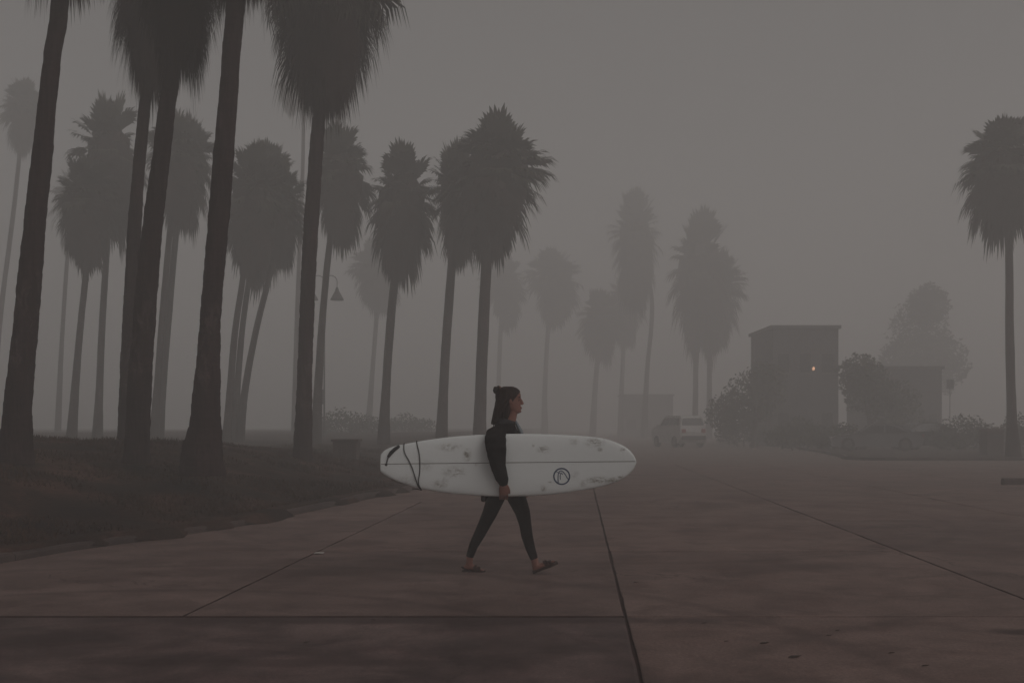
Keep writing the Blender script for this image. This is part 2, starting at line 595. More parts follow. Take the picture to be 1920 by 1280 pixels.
def slab(a, b, d0, d1, mat):
    g = 0.012
    wide = 0.026 if b < 0.5 else 0.010
    g0 = wide if abs(d0 - 6.84) < .01 else 0.006
    g1 = wide if abs(d1 - 6.84) < .01 else 0.006
    r_ = random.Random(int(a * 100) * 7 + int(d0 * 100))
    dz = r_.uniform(-0.0015, 0.0015)
    nseg_x = 10
    nseg_y = 10

    def edge(t0, t1, n):
        return [t0 + (t1 - t0) * i / n for i in range(n + 1)]
    per = []
    jit = lambda: r_.uniform(-0.006, 0.006)
    for t in edge(a + g, b - g, nseg_x)[:-1]:
        per.append((ln(t, d0 + g0), d0 + g0 + jit() * .5))
    for t in edge(d0 + g0, d1 - g1, nseg_y)[:-1]:
        per.append((ln(b - g, t) + jit(), t))
    for t in edge(b - g, a + g, nseg_x)[:-1]:
        per.append((ln(t, d1 - g1), d1 - g1 + jit() * .5))
    for t in edge(d1 - g1, d0 + g0, nseg_y)[:-1]:
        per.append((ln(a + g, t) + jit(), t))
    cx = sum(p[0] for p in per) / len(per)
    cyy = sum(p[1] for p in per) / len(per)
    n = len(per)
    v = [(x, y, -0.04) for x, y in per] + [(x, y, dz - 0.003) for x, y in per]
    v += [(x + (cx - x) * 0.006, y + (cyy - y) * 0.003, dz) for x, y in per]
    f = []
    for i in range(n):
        j = (i + 1) % n
        f.append((i, j, n + j, n + i))
        f.append((n + i, n + j, 2 * n + j, 2 * n + i))
    f.append(tuple(range(2 * n, 3 * n)))
    me = mesh_np("slab", v, f, mat)
    me.materials.append(M_joint)
    for k_, po in enumerate(me.polygons):
        po.material_index = 1 if (k_ < 2 * n and k_ % 2 == 0) else 0
    o = link("slab", me, pavement)
    return o


for ri in range(len(ROWS) - 1):
    d0, d1 = ROWS[ri], ROWS[ri + 1]
    dm = 0.5 * (d0 + d1)
    cols = list(COLS)
    if ri <= 1:
        cols.remove(-2.72)
    if d0 > 17:
        cols.remove(-2.72)
    for a, b in zip(cols, cols[1:]):
        if ln(b, dm) < curb_x(d1) - 1.8 and ln(b, dm) < curb_x(d0) - 1.8:
            continue
        if ln(a, dm) > 0.56 * d1 + 3.5 or ln(b, dm) < -0.56 * d1 - 3.5:
            continue
        slab(a, b, d0, d1, M_damp if (ri == 1 and b < 0.5) else M_slab)

# ---- lawn bank
sv = [0.0, 0.2, 0.45, 0.75, 1.1, 1.5, 1.9, 2.4, 2.9, 3.4, 4, 4.6, 5.3, 6.1, 7, 8, 9.2, 10.6, 12.4, 14.6, 17.5, 21, 26, 33, 43, 58, 80, 110, 160, 230, 330]
dv = [-20, -14, -9, -5, -2, 0.5, 2.5, 4.2] + [5.5 + 0.28 * k for k in range(105)] + [36, 38, 41, 44, 48, 53, 60, 70, 85, 105, 130, 160, 200, 250, 300]
lv, lf = [], []
sv = [-2.0, -1.0] + sv
for D in dv:
    sp = noise.noise(Vector((D * 0.55, 2.0, 0))) + 0.45 * noise.noise(Vector((D * 2.1, 7.0, 0)))
    for s in sv:
        if s < -1.5:          # foot of the soil that has washed over the kerb
            X, z = (curb_x(D) + 0.05 + 0.45 * sp, 0.003) if sp > 0 else (curb_x(D) - 0.10, 0.05)
        elif s < -0.5:
            X, z = (curb_x(D) - 0.06 + 0.05 * min(1, sp), 0.118) if sp > 0 else (curb_x(D) - 0.12, 0.075)
        else:
            X = max(curb_x(D) - 0.13 - s, -370)
            z = lawn_h(X, D)
        lv.append((X, D, z))
ns = len(sv)
for k in range(len(dv) - 1):
    for i in range(ns - 1):
        a = k * ns + i
        lf.append((a, a + ns, a + ns + 1, a + 1))
lawn = link("lawn", mesh_np("lawn", lv, lf, M_lawn), smooth=True)
tag(lawn, "dark grassy bank rising left of the pavement", "lawn", kind="structure")

# grass blades on the bank
N = 110000
Dg = 6.0 + 30.0 * nrng.random(N) ** 1.25
sg = 0.15 + 15.0 * nrng.random(N) ** 1.5
keep_v, keep_f = [], []
for k in range(N):
    D, s = Dg[k], sg[k]
    X = curb_x(D) - 0.13 - s
    if X < -0.56 * D - 1:
        continue
    clump = noise.noise(Vector((X * 0.8, D * 0.8, 7.0)))
    if clump < -0.15 + nrng.random() * 0.2:
        continue
    z = lawn_h(X, D) - 0.01
    hgt = (0.025 + 0.05 * nrng.random()) * (1 + 1.8 * max(0, clump))
    a = nrng.random() * math.tau
    w = 0.006 + D * 0.0004
    dx, dy = math.cos(a) * w, math.sin(a) * w
    lx, ly = (nrng.random() - 0.5) * 0.08, (nrng.random() - 0.5) * 0.08
    n = len(keep_v)
    keep_v += [(X - dx, D - dy, z), (X + dx, D + dy, z), (X + lx, D + ly, z + hgt)]
    keep_f.append((n, n + 1, n + 2))
grass = link("grass", mesh_np("grass", keep_v, keep_f, M_blade))
tag(grass, "short dry grass growing on the dark bank", "grass", kind="stuff")


# ---- kerbs
def kerb_run(pts, name, label, width=0.15, height=0.13, step=2.4, side=1):
    """pts: list of (x,y); sections are parts of the kerb"""
    root = empty(name, (0, 0, 0))
    tag(root, label, "kerb", kind="structure")
    seg, total = [], 0.0
    for p, q in zip(pts, pts[1:]):
        L_ = math.dist(p, q)
        seg.append((total, total + L_, p, q))
        total += L_

    def pos(t):
        for a, b, p, q in seg:
            if t <= b or (a, b, p, q) == seg[-1]:
                u = (t - a) / (b - a)
                return Vector((p[0] + (q[0] - p[0]) * u, p[1] + (q[1] - p[1]) * u, 0))
    n = max(1, int(total / step))
    r_ = random.Random(4)
    for k in range(n):
        t0, t1 = total * k / n + 0.007, total * (k + 1) / n - 0.007
        rings = []
        dz = r_.uniform(-0.035, 0.006)
        for i in range(7):
            t = t0 + (t1 - t0) * i / 6
            p = pos(t)
            d = (pos(min(t + 0.05, total)) - pos(max(t - 0.05, 0))).normalized()
            nrm = Vector((-d.y, d.x, 0)) * side
            h = height + dz
            rings.append([p + nrm * o + Vector((0, 0, z)) for o, z in
                          ((0, -0.04), (0.012, h - 0.02), (0.035, h), (width, h), (width, -0.04))])
        MB().loft(rings).build("kerb_section", M_kerb, root)
    return root


kerb_run([(curb_x(D), D) for D in [3, 5, 6.5, 8, 9.44, 10.64, 11.7, 13.2, 15.2, 18.1, 20.4, 22, 24, 27, 30, 36, 42, 50, 60]],
         "bank_kerb", "low worn concrete kerb curving along the grassy bank", side=1, height=0.10)
ISL = [(17.9, 64.0), (15.6, 50.0), (14.3, 43.0), (13.5, 40.2), (13.7, 38.9), (14.6, 38.5), (20, 38.5), (32, 38.2), (44, 38.0)]
kerb_run(ISL, "island_kerb", "straight concrete kerb edging the dark planting bed by the bin", side=-1, width=0.16)
isl_poly = [(x + 0.12, y + 0.10) for x, y in ISL] + [(60, 38.1), (60, 64), ]
bed = MB()
cxp = (34, 51)
bedv = [(x, y, 0.11) for x, y in isl_poly]
bed.add(bedv, [tuple(range(len(bedv)))])
bedo = bed.build("planting_bed", M_mulch)
tag(bedo, "dark soil bed raised behind the far kerb", "planting bed", kind="structure")

# ------------------------------------------------------------------ palms
def frond_geo(V, Fa, base, az, el, L, r_, nleaf=16, spread=72, droop=0.35, pet=0.42, fold=1.0, width=0.040):
    d = Vector((math.cos(az) * math.cos(el), math.sin(az) * math.cos(el), math.sin(el)))
    side = Vector((-math.sin(az), math.cos(az), 0))
    up = d.cross(side) * -1
    b = Vector(base)
    p1 = b + d * (L * pet) + Vector((0, 0, -droop * 0.10 * L))
    n = len(V)
    w = 0.010 * L
    V += [tuple(b - side * w), tuple(b + side * w), tuple(p1 + side * w * .8), tuple(p1 - side * w * .8),
          tuple(b - up * w), tuple(b + up * w), tuple(p1 + up * w * .8), tuple(p1 - up * w * .8)]
    Fa += [(n, n + 1, n + 2, n + 3), (n + 4, n + 5, n + 6, n + 7)]
    bl = L * (1 - pet)
    for i in range(nleaf):
        t = (i + 0.5) / nleaf * 2 - 1
        a = R(spread) * t + r_.uniform(-0.05, 0.05)
        ll = bl * (1.0 - 0.32 * t * t) * r_.uniform(0.88, 1.08)
        ld = (d * math.cos(a) + side * math.sin(a) * fold - up * 0.16 * abs(t)).normalized()
        ws = (ld.cross(up)).normalized() * (width * L)
        m1 = p1 + ld * ll * 0.45 + Vector((0, 0, -droop * 0.10 * ll))
        m2 = p1 + ld * ll * 0.78 + Vector((0, 0, -droop * 0.36 * ll))
        m3 = p1 + ld * ll * (1.0 - 0.12 * droop) + Vector((0, 0, -droop * (0.8 + 0.3 * r_.random()) * ll))
        n = len(V)
        V += [tuple(p1), tuple(m1 - ws), tuple(m1 + ws), tuple(m2 - ws * .62), tuple(m2 + ws * .62), tuple(m3)]
        Fa += [(n, n + 2, n + 1), (n + 1, n + 2, n + 4, n + 3), (n + 3, n + 4, n + 5)]


def core(V, Fa, r_):
    """matted heart of old leaf bases"""
    nseg = 14
    prof = [(0.05, .035), (0.12, .07), (0.20, .11), (0.30, .16), (0.40, .20), (0.50, .22), (0.60, .20), (0.68, .13), (0.74, .04)]
    n = len(V)
    for z, rad in prof:
        V += [(math.cos(q) * rad * r_.uniform(.8, 1.2), math.sin(q) * rad * r_.uniform(.8, 1.2), z + r_.uniform(-.02, .02))
              for q in [2 * math.pi * i / nseg for i in range(nseg)]]
    for k in range(8):
        for i in range(nseg):
            j = (i + 1) % nseg
            Fa.append((n + k * nseg + i, n + k * nseg + j, n + (k + 1) * nseg + j, n + (k + 1) * nseg + i))


def dead_fronds(V, Fa, r_, n_, leaves, width, droop=0.42, sd=0.0):
    for k in range(n_):
        u = (k + 0.5) / n_
        el = R(-8 - 76 * u ** 0.62) + r_.uniform(-.10, .10)
        az = k * 2.39996 + r_.uniform(-.4, .4)
        L = (0.42 - 0.03 * u) * r_.uniform(0.72, 1.06) * (1 + 0.30 * noise.noise(Vector((math.cos(az) * 1.4, math.sin(az) * 1.4, u * 2 + sd))))
        z = 0.57 - 0.20 * u
        frond_geo(V, Fa, (0.02 * math.cos(az), 0.02 * math.sin(az), z), az, el, L, r_, leaves, 44, droop * r_.uniform(.6, 1.3), 0.38, 0.8, width)


def crown_meshes(seed, nlive=74, ndead=130, leaves=14):
    """unit crown, z 0..~1, radius ~0.42; returns (live mesh, skirt mesh)"""
    r_ = random.Random(seed)
    V, Fa = [], []
    for k in range(nlive):
        u = (k + 0.5) / nlive
        el = R(86 - 100 * u ** 0.80) + r_.uniform(-.14, .14)
        az = k * 2.39996 + r_.uniform(-.25, .25)
        L = (0.36 + 0.06 * u) * r_.uniform(0.74, 1.24 - 0.10 * u) * (1 + 0.25 * noise.noise(Vector((math.cos(az) * 1.4, math.sin(az) * 1.4, u * 2 + seed * 3.0))))
        frond_geo(V, Fa, (0, 0, 0.58), az, el, L, r_, leaves, 48 + 18 * u, 0.08 + 0.30 * u)
    live = mesh_np("crown", V, Fa, M_frond)
    V, Fa = [], []
    dead_fronds(V, Fa, r_, ndead, 10, 0.036, 0.45, seed * 5.0)
    core(V, Fa, r_)
    skirt = mesh_np("skirt", V, Fa, M_thatch)
    return live, skirt


CROWNS = [crown_meshes(s, nl, nd) for s, nl, nd in ((1, 74, 130), (2, 48, 150), (3, 90, 90), (4, 60, 120), (5, 40, 160), (6, 82, 110), (7, 56, 80))]
_fv = []
for s in range(5):
    V, Fa = [], []
    r_ = random.Random(40 + s)
    frond_geo(V, Fa, (0, 0, 0), 0.0, 0.0, 1.0, r_, 26, 76, 0.30 + 0.12 * s, 0.44, 1.0, 0.026)
    _fv.append(mesh_np("frond", V, Fa, M_frond))


def near_skirt(seed, n_=260):
    r_ = random.Random(seed)
    V, Fa = [], []
    dead_fronds(V, Fa, r_, n_, 20, 0.011, 0.55, seed * 5.0)
    for k in range(60):        # loose threads and broken leaf ends
        az = r_.uniform(0, math.tau)
        u = r_.random()
        rr = 0.05 + 0.32 * u
        z = 0.12 + 0.42 * u
        p = Vector((math.cos(az) * rr, math.sin(az) * rr, z))
        L = r_.uniform(0.10, 0.24)
        q = p + Vector((r_.uniform(-.03, .03), r_.uniform(-.03, .03), -L))
        m_ = (p + q) / 2 + Vector((r_.uniform(-.015, .015), r_.uniform(-.015, .015), 0))
        s_ = Vector((-math.sin(az + .7), math.cos(az + .7), 0)) * 0.004
        n = len(V)
        V += [tuple(p - s_), tuple(p + s_), tuple(m_ + s_), tuple(m_ - s_), tuple(q)]
        Fa += [(n, n + 1, n + 2, n + 3), (n + 3, n + 2, n + 4)]
    core(V, Fa, r_)
    return mesh_np("skirt", V, Fa, M_thatch)


def catmull(pts, n):
    P = [pts[0] * 2 - pts[1]] + pts + [pts[-1] * 2 - pts[-2]]
    out = []
    for k in range(1, len(P) - 2):
        for i in range(n):
            t = i / n
            p0, p1, p2, p3 = P[k - 1], P[k], P[k + 1], P[k + 2]
            out.append(0.5 * ((2 * p1) + (-p0 + p2) * t + (2 * p0 - 5 * p1 + 4 * p2 - p3) * t * t + (-p0 + 3 * p1 - 3 * p2 + p3) * t ** 3))
    out.append(P[-2])
    return out


def trunk_mesh(pts, radii, seed, seg=16, sub=10, rough=0.05):
    """pts: local Vectors, radii per point"""
    tp = catmull([Vector((p.x, p.y, p.z)) for p in pts], sub)
    tr = catmull([Vector((r, 0, 0)) for r in radii], sub)
    mb = MB()
    rings = []
    for p, r in zip(tp, tr):
        rad = r.x
        ring = []
        for i in range(seg):
            q = 2 * math.pi * i / seg
            nn = noise.noise(Vector((math.cos(q) * 1.3 + seed, math.sin(q) * 1.3, p.z * 1.1)))
            n2 = noise.noise(Vector((math.cos(q) * 3 + seed, math.sin(q) * 3, p.z * 5.0)))
            k = 1 + rough * nn * 1.6 + rough * n2 * 1.5 + rough * 0.55 * ((p.z * 5.5 + 0.25 * nn) % 1.0 - 0.5)
            ring.append(Vector((p.x + math.cos(q) * rad * k, p.y + math.sin(q) * rad * k, p.z)))
        rings.append(ring)
    mb.loft(rings)
    return mb.mesh("trunk")


def palm(name, label, group, D, tpx, W, H, crown_bottom, crown_cx, near=False, seed=0, base_z=None, top_pull=0.55):
    """tpx: trunk as (px, py, width px) from base up; crown box in pixels; D metres"""
    s = D / F
    b = at(tpx[0][0], tpx[0][1], D)
    if base_z is not None:
        b.z = base_z
    root = empty(name, b)
    tag(root, label, "palm tree", group)
    pts, rad = [], []
    for k, (x, y, w) in enumerate(tpx):
        p = at(x, y, D)
        if k == 0:
            p.z = b.z - 0.15
        pts.append(p - b)
        rad.append(w * s * 0.5)
    cb = at(crown_cx, crown_bottom, D) - b
    ctop = cb + Vector((0, 0, H * s * 0.57))
    pts.append(ctop)
    rad.append(rad[-1] * 0.9)
    sub = 36 if near else 8
    t = link("trunk", trunk_mesh(pts, rad, seed * 3.7, 20 if near else 12, sub, 0.055 if near else 0.03), root, M_bark, True)
    sx = W * s / 0.84 * (0.92 if near else 1.16)
    sz = H * s
    r_ = random.Random(seed)
    if not near:
        lv_, sk_ = CROWNS[seed % len(CROWNS)]
        rz = r_.uniform(0, 6.28)
        for nm, me in (("crown", lv_), ("skirt", sk_)):
            o = bpy.data.objects.new(nm, me)
            C.objects.link(o)
            o.parent = root
            o.location = cb
            o.rotation_euler = (r_.uniform(-.04, .04), r_.uniform(-.02, .08), rz)
            o.scale = (sx, sx, sz)
    else:
        sk = link("skirt", near_skirt(seed + 70), root)
        sk.location = cb
        sk.scale = (sx, sx, sz)
        nf = 40
        for k in range(nf):
            u = (k + 0.5) / nf
            el = R(82 - 118 * u ** 0.85) + r_.uniform(-.12, .12)
            az = k * 2.39996 + r_.uniform(-.25, .25)
            o = bpy.data.objects.new("frond", _fv[min(4, int(u * 5))])
            C.objects.link(o)
            o.parent = root
            o.location = ctop + Vector((0, 0, 0.03 * sz * (1 - u)))
            o.rotation_euler = (0, -el, az)
            L = 0.5 * W * s * r_.uniform(0.95, 1.15)
            o.scale = (L, L, L)
    return root


GN = "palms standing close on the bank"
GM = "palms in the middle distance"
GF = "pale palms far back in the fog"
# near palms on the bank -------------------------------------------------
palm("palm_tree", "thick dark palm trunk at the left edge, leaning right, crown above view", GN, 14.0,
     [(28, 850, 66), (31, 800, 52), (39, 700, 46), (49, 600, 43), (58, 500, 41), (67, 400, 38), (78, 300, 35), (88, 200, 32), (99, 100, 31), (113, 0, 31)],
     330, 420, -35, 122, near=True, seed=1)
palm("palm_tree", "dark palm with shaggy skirt, thicker front trunk of the crossing pair", GN, 16.0,
     [(255, 850, 52), (258, 800, 44), (263, 700, 42), (270, 600, 40), (279, 500, 38), (289, 400, 35), (302, 300, 33), (313, 200, 31), (322, 130, 30)],
     225, 400, 125, 334, near=True, seed=2)
palm("palm_tree", "slimmer palm trunk just behind and left of the crossing front trunk", GN, 19.5,
     [(240, 850, 44), (240, 800, 36), (241, 700, 30), (244, 600, 27), (248, 500, 25), (254, 400, 24), (262, 300, 22), (271, 200, 21), (277, 150, 20)],
     205, 380, 150, 283, near=True, seed=3)
palm("palm_tree", "massive palm trunk with swollen base and pale scuffed bark band", GN, 15.0,
     [(379, 872, 88), (379, 840, 76), (384, 800, 60), (387, 740, 51), (391, 670, 43), (394, 600, 38), (402, 500, 38), (411, 400, 38), (419, 300, 37), (427, 200, 35), (434, 100, 34), (441, 0, 33)],
     320, 420, -28, 446, near=True, seed=4)
palm("palm_tree", "slender palm with full heart-shaped dead skirt, trunk beside the squat bin", GN, 22.5,
     [(567, 868, 42), (568, 830, 35), (570, 760, 31), (572, 680, 28), (575, 600, 27), (579, 500, 28), (585, 400, 28), (592, 300, 26), (598, 220, 23), (602, 170, 22)],
     300, 420, 190, 612, near=True, seed=5)

# middle palms ------------------------------------------------------------
MID = [
    (50.0, [(133, 815, 22), (140, 740, 15), (150, 620, 12), (163, 490, 11)], 128, 215, 495, 168, "drooping low palm crown between the two leftmost dark trunks"),
    (54.0, [(182, 818, 22), (186, 740, 14), (192, 600, 12), (202, 440, 11)], 135, 280, 440, 212, "tall bushy palm crown directly left of the crossing trunks"),
    (52.0, [(287, 815, 22), (294, 740, 14), (304, 600, 12), (318, 440, 11)], 112, 240, 432, 335, "left one of twin thin trunks right of the crossing palms"),
    (55.0, [(297, 815, 22), (304, 740, 14), (316, 600, 12), (332, 420, 11)], 105, 230, 425, 352, "right one of twin thin trunks right of the crossing palms"),
    (50.0, [(424, 815, 20), (431, 740, 14), (441, 620, 12), (458, 500, 11)], 120, 260, 510, 470, "upright palm just right of the swollen trunk"),
    (54.0, [(437, 815, 19), (444, 740, 13), (454, 620, 11), (470, 500, 10)], 125, 285, 515, 490, "spiky-topped palm, middle trunk of three right of the swollen trunk"),
    (52.0, [(448, 815, 20), (458, 740, 14), (480, 620, 12), (514, 480, 11)], 100, 210, 500, 528, "strongly leaning palm trunk of the three right of the swollen trunk"),
    (50.0, [(592, 815, 22), (597, 720, 16), (606, 580, 13), (620, 445, 12)], 124, 240, 455, 645, "palm half hidden behind the slender near palm and street lamp"),
    (50.0, [(719, 818, 26), (723, 740, 17), (731, 620, 16), (742, 500, 15)], 138, 250, 510, 754, "palm above the surfboard tail with a tapering skirt"),
    (49.0, [(827, 818, 26), (831, 740, 18), (838, 620, 17), (848, 490, 16)], 112, 250, 502, 862, "palm tucked against the tallest crown, above the surfboard"),
    (46.0, [(898, 825, 30), (901, 740, 22), (906, 620, 21), (914, 470, 19)], 205, 275, 478, 928, "largest bushy palm crown, directly above the walking woman"),
    (47.0, [(1900, 838, 30), (1897, 780, 18), (1893, 620, 15), (1891, 440, 13)], 150, 245, 445, 1878, "lone palm at the right edge behind the bin"),
]
for k, (D, tpx, W, H, cb, cx, lab) in enumerate(MID):
    D *= 0.84
    X = (tpx[0][0] - 960) * D / F
    bz = lawn_h(X, D) if k < 11 else 0.11
    palm("palm_tree", lab, GM, D, tpx, W, H, cb, cx, seed=10 + k, base_z=bz)

FARP = [
    (70.0, [(-18, 812, 14), (0, 600, 9), (25, 400, 8), (38, 275, 7)], 78, 145, 285, 44, "very faint tall palm at the left edge behind the thick trunk"),
    (66.0, [(108, 812, 12), (116, 640, 8), (128, 460, 7)], 80, 170, 470, 138, "faint thin palm at left, behind the drooping low crown"),
    (74.0, [(552, 812, 13), (558, 560, 8), (568, 300, 7), (566, 200, 6)], 62, 105, 205, 546, "very tall thin faint palm behind the slender near palm's skirt"),
    (76.0, [(690, 812, 13), (698, 700, 9), (708, 570, 8)], 105, 150, 590, 712, "faint wide palm crown low behind the trunk above the board's tail"),
    (82.0, [(934, 814, 14), (935, 720, 9), (940, 600, 8)], 95, 145, 608, 950, "faint palm just right of the large crown's trunk"),
    (86.0, [(1021, 814, 14), (1022, 720, 9), (1030, 590, 8)], 105, 150, 605, 1042, "faint palm above and right of the woman's head"),
    (84.0, [(1111, 814, 14), (1115, 740, 10), (1122, 655, 9)], 98, 140, 668, 1127, "short faint palm halfway between the woman and the pale car"),
    (104.0, [(1163, 812, 12), (1165, 740, 9), (1170, 640, 8)], 80, 150, 650, 1176, "barely visible slim palm beside the short faint palm"),
    (100.0, [(1207, 812, 14), (1213, 700, 9), (1222, 560, 8)], 105, 235, 575, 1192, "tall pale palm crown left of the twin-trunk clump"),
    (92.0, [(1303, 812, 14), (1304, 740, 10), (1306, 640, 10)], 128, 270, 652, 1316, "broad grey palm crown above the pale car"),
    (95.0, [(1329, 812, 14), (1330, 740, 10), (1332, 640, 9)], 105, 200, 655, 1345, "lower palm merged with the broad crown above the pale car"),
]
for k, (D, tpx, W, H, cb, cx, lab) in enumerate(FARP):
    D = (73, 78, 76, 104, 134, 136, 132, 140, 116, 104, 108)[k]
    X = (tpx[0][0] - 960) * D / F
    bz = lawn_h(X, D) if X < curb_x(D) else 0.0
    palm("palm_tree", lab, GF, D, tpx, W, H, cb, cx, seed=30 + k, base_z=bz)


# ------------------------------------------------------------------ broadleaf trees and bushes
def foliage_mesh(seed, lobes, n, leaf):
    """lobes: (centre, radii); leaf quads scattered through the volume, denser at the shell"""
    r_ = random.Random(seed)
    V, Fa = [], []
    for c, rad in lobes:
        for k in range(n):
            d = Vector((r_.gauss(0, 1), r_.gauss(0, 1), r_.gauss(0, 1))).normalized()
            rr = r_.random() ** 0.45 * (0.92 + 0.25 * noise.noise(d * 2.3 + Vector((seed, 0, 0))))
            p = Vector(c) + Vector((d.x * rad[0], d.y * rad[1], d.z * rad[2])) * rr
            if p.z < 0.03:
                continue
            a = Vector((r_.gauss(0, 1), r_.gauss(0, 1), r_.gauss(0, 1))).normalized()
            b = a.orthogonal().normalized()
            l = leaf * r_.uniform(0.6, 1.4)
            n0 = len(V)
            V += [tuple(p - a * l), tuple(p + b * l * .45), tuple(p + a * l), tuple(p - b * l * .45)]
            Fa.append((n0, n0 + 1, n0 + 2, n0 + 3))
    return mesh_np("crown", V, Fa, M_leaf)


def bush(name, label, group, loc, lobes, seed, n=900, leaf=0.13, cat="bush", trunk_h=0.0):
    root = empty(name, loc)
    tag(root, label, cat, group)
    link("crown", foliage_mesh(seed, lobes, n, leaf), root)
    mb = MB()
    r_ = random.Random(seed)
    if trunk_h:
        top = Vector((0.1, 0, trunk_h))
        mb.tube([(0, 0, -.1), (0.03, 0, trunk_h * .5), top], [0.22, 0.16, 0.12], 10)
        for c, rad in lobes:
            c = Vector(c)
            mb.tube([top * .8, (top + c) / 2 + Vector((0, 0, .2)), c], [0.11, 0.07, 0.03], 7)
        mb.build("trunk", M_wood, root, smooth=True)
    else:
        for c, rad in lobes:
            c = Vector(c)
            for q in range(3):
                e = c + Vector((r_.uniform(-.5, .5) * rad[0], r_.uniform(-.5, .5) * rad[1], r_.uniform(-.1, .4) * rad[2]))
                mb.tube([(c.x * .4, c.y * .4, -0.05), (c.x * .7, c.y * .7, c.z * .5), e], [0.045, 0.03, 0.012], 6)
        mb.build("stem", M_wood, root, smooth=True)
    return root


GB = "dark shrubs and trees in the fog on the right"
p = at(1432, 835, 60)
bush("broadleaf_tree", "dark rounded tree left of the lamp-lit building", GB, (p.x, 62.5, 0.0),
     [((0, 0, 3.2), (2.1, 1.9, 1.9)), ((-1.4, .3, 2.1), (1.8, 1.6, 1.5)), ((0.8, .2, 4.2), (1.4, 1.4, 1.4))], 3, 1500, 0.14, "tree", 1.6)
p = at(1628, 835, 61)
bush("broadleaf_tree", "dark spreading tree right of the lamp-lit building", GB, (p.x, 61.0, 0.0),
     [((0, 0, 3.6), (1.9, 1.8, 1.7)), ((1.5, .2, 2.7), (1.9, 1.7, 1.6)), ((-0.5, .1, 4.5), (1.5, 1.5, 1.4))], 4, 1500, 0.14, "tree", 1.7)
p = at(1775, 812, 105)
bush("broadleaf_tree", "tall very faint tree mass rising behind the long low building", GB, (p.x, 112, 0.0),
     [((0, 0, 11.5), (3.6, 3.2, 5.0)), ((2.8, 1, 8.5), (3.4, 3.0, 4.0)), ((-2.0, .5, 7.5), (2.6, 2.5, 4.2)), ((1.0, 0, 15.0), (2.4, 2.2, 2.6))], 8, 2200, 0.30, "tree", 5.0)
for k, (px, D, w, h, lab) in enumerate([
        (1395, 66, 2.6, 2.4, "low dark shrub between the pale car and the building"),
        (1500, 55, 2.6, 1.9, "dark shrub in front of the lamp-lit building"),
        (1580, 53, 2.2, 1.5, "low shrub below the spreading tree"),
        (1700, 60, 3.2, 2.3, "wide shrub in front of the long low building"),
        (1810, 52, 2.6, 2.0, "shrub left of the lone right palm"),
        (1925, 50, 2.4, 2.1, "shrub at the right edge behind the lone palm")]):
    p = at(px, 830, D)
    bush("shrub", lab, GB, (p.x, D, 0.1), [((0, 0, h * .48), (w * .5, w * .45, h * .52)), ((w * .38, .2, h * .36), (w * .42, w * .4, h * .4)),
                                          ((-w * .4, -.1, h * .33), (w * .4, w * .4, h * .38))], 20 + k, 700, 0.11)
for k, (px, D, w, h, lab) in enumerate([
        (640, 66, 3.6, 1.9, "faint low shrub on the lawn behind the squat bin"),
        (760, 78, 3.2, 1.6, "faint low shrub behind the palm above the board's tail")]):
    p = at(px, 812, D)
    bush("shrub", lab, "faint shrubs on the lawn", (p.x, D, lawn_h(p.x, D)), [((0, 0, h * .4), (w * .5, w * .4, h * .55)), ((w * .4, .2, h * .3), (w * .45, w * .4, h * .4)),
                                          ((-w * .45, -.1, h * .28), (w * .45, w * .4, h * .38))], 50 + k, 600, 0.11)


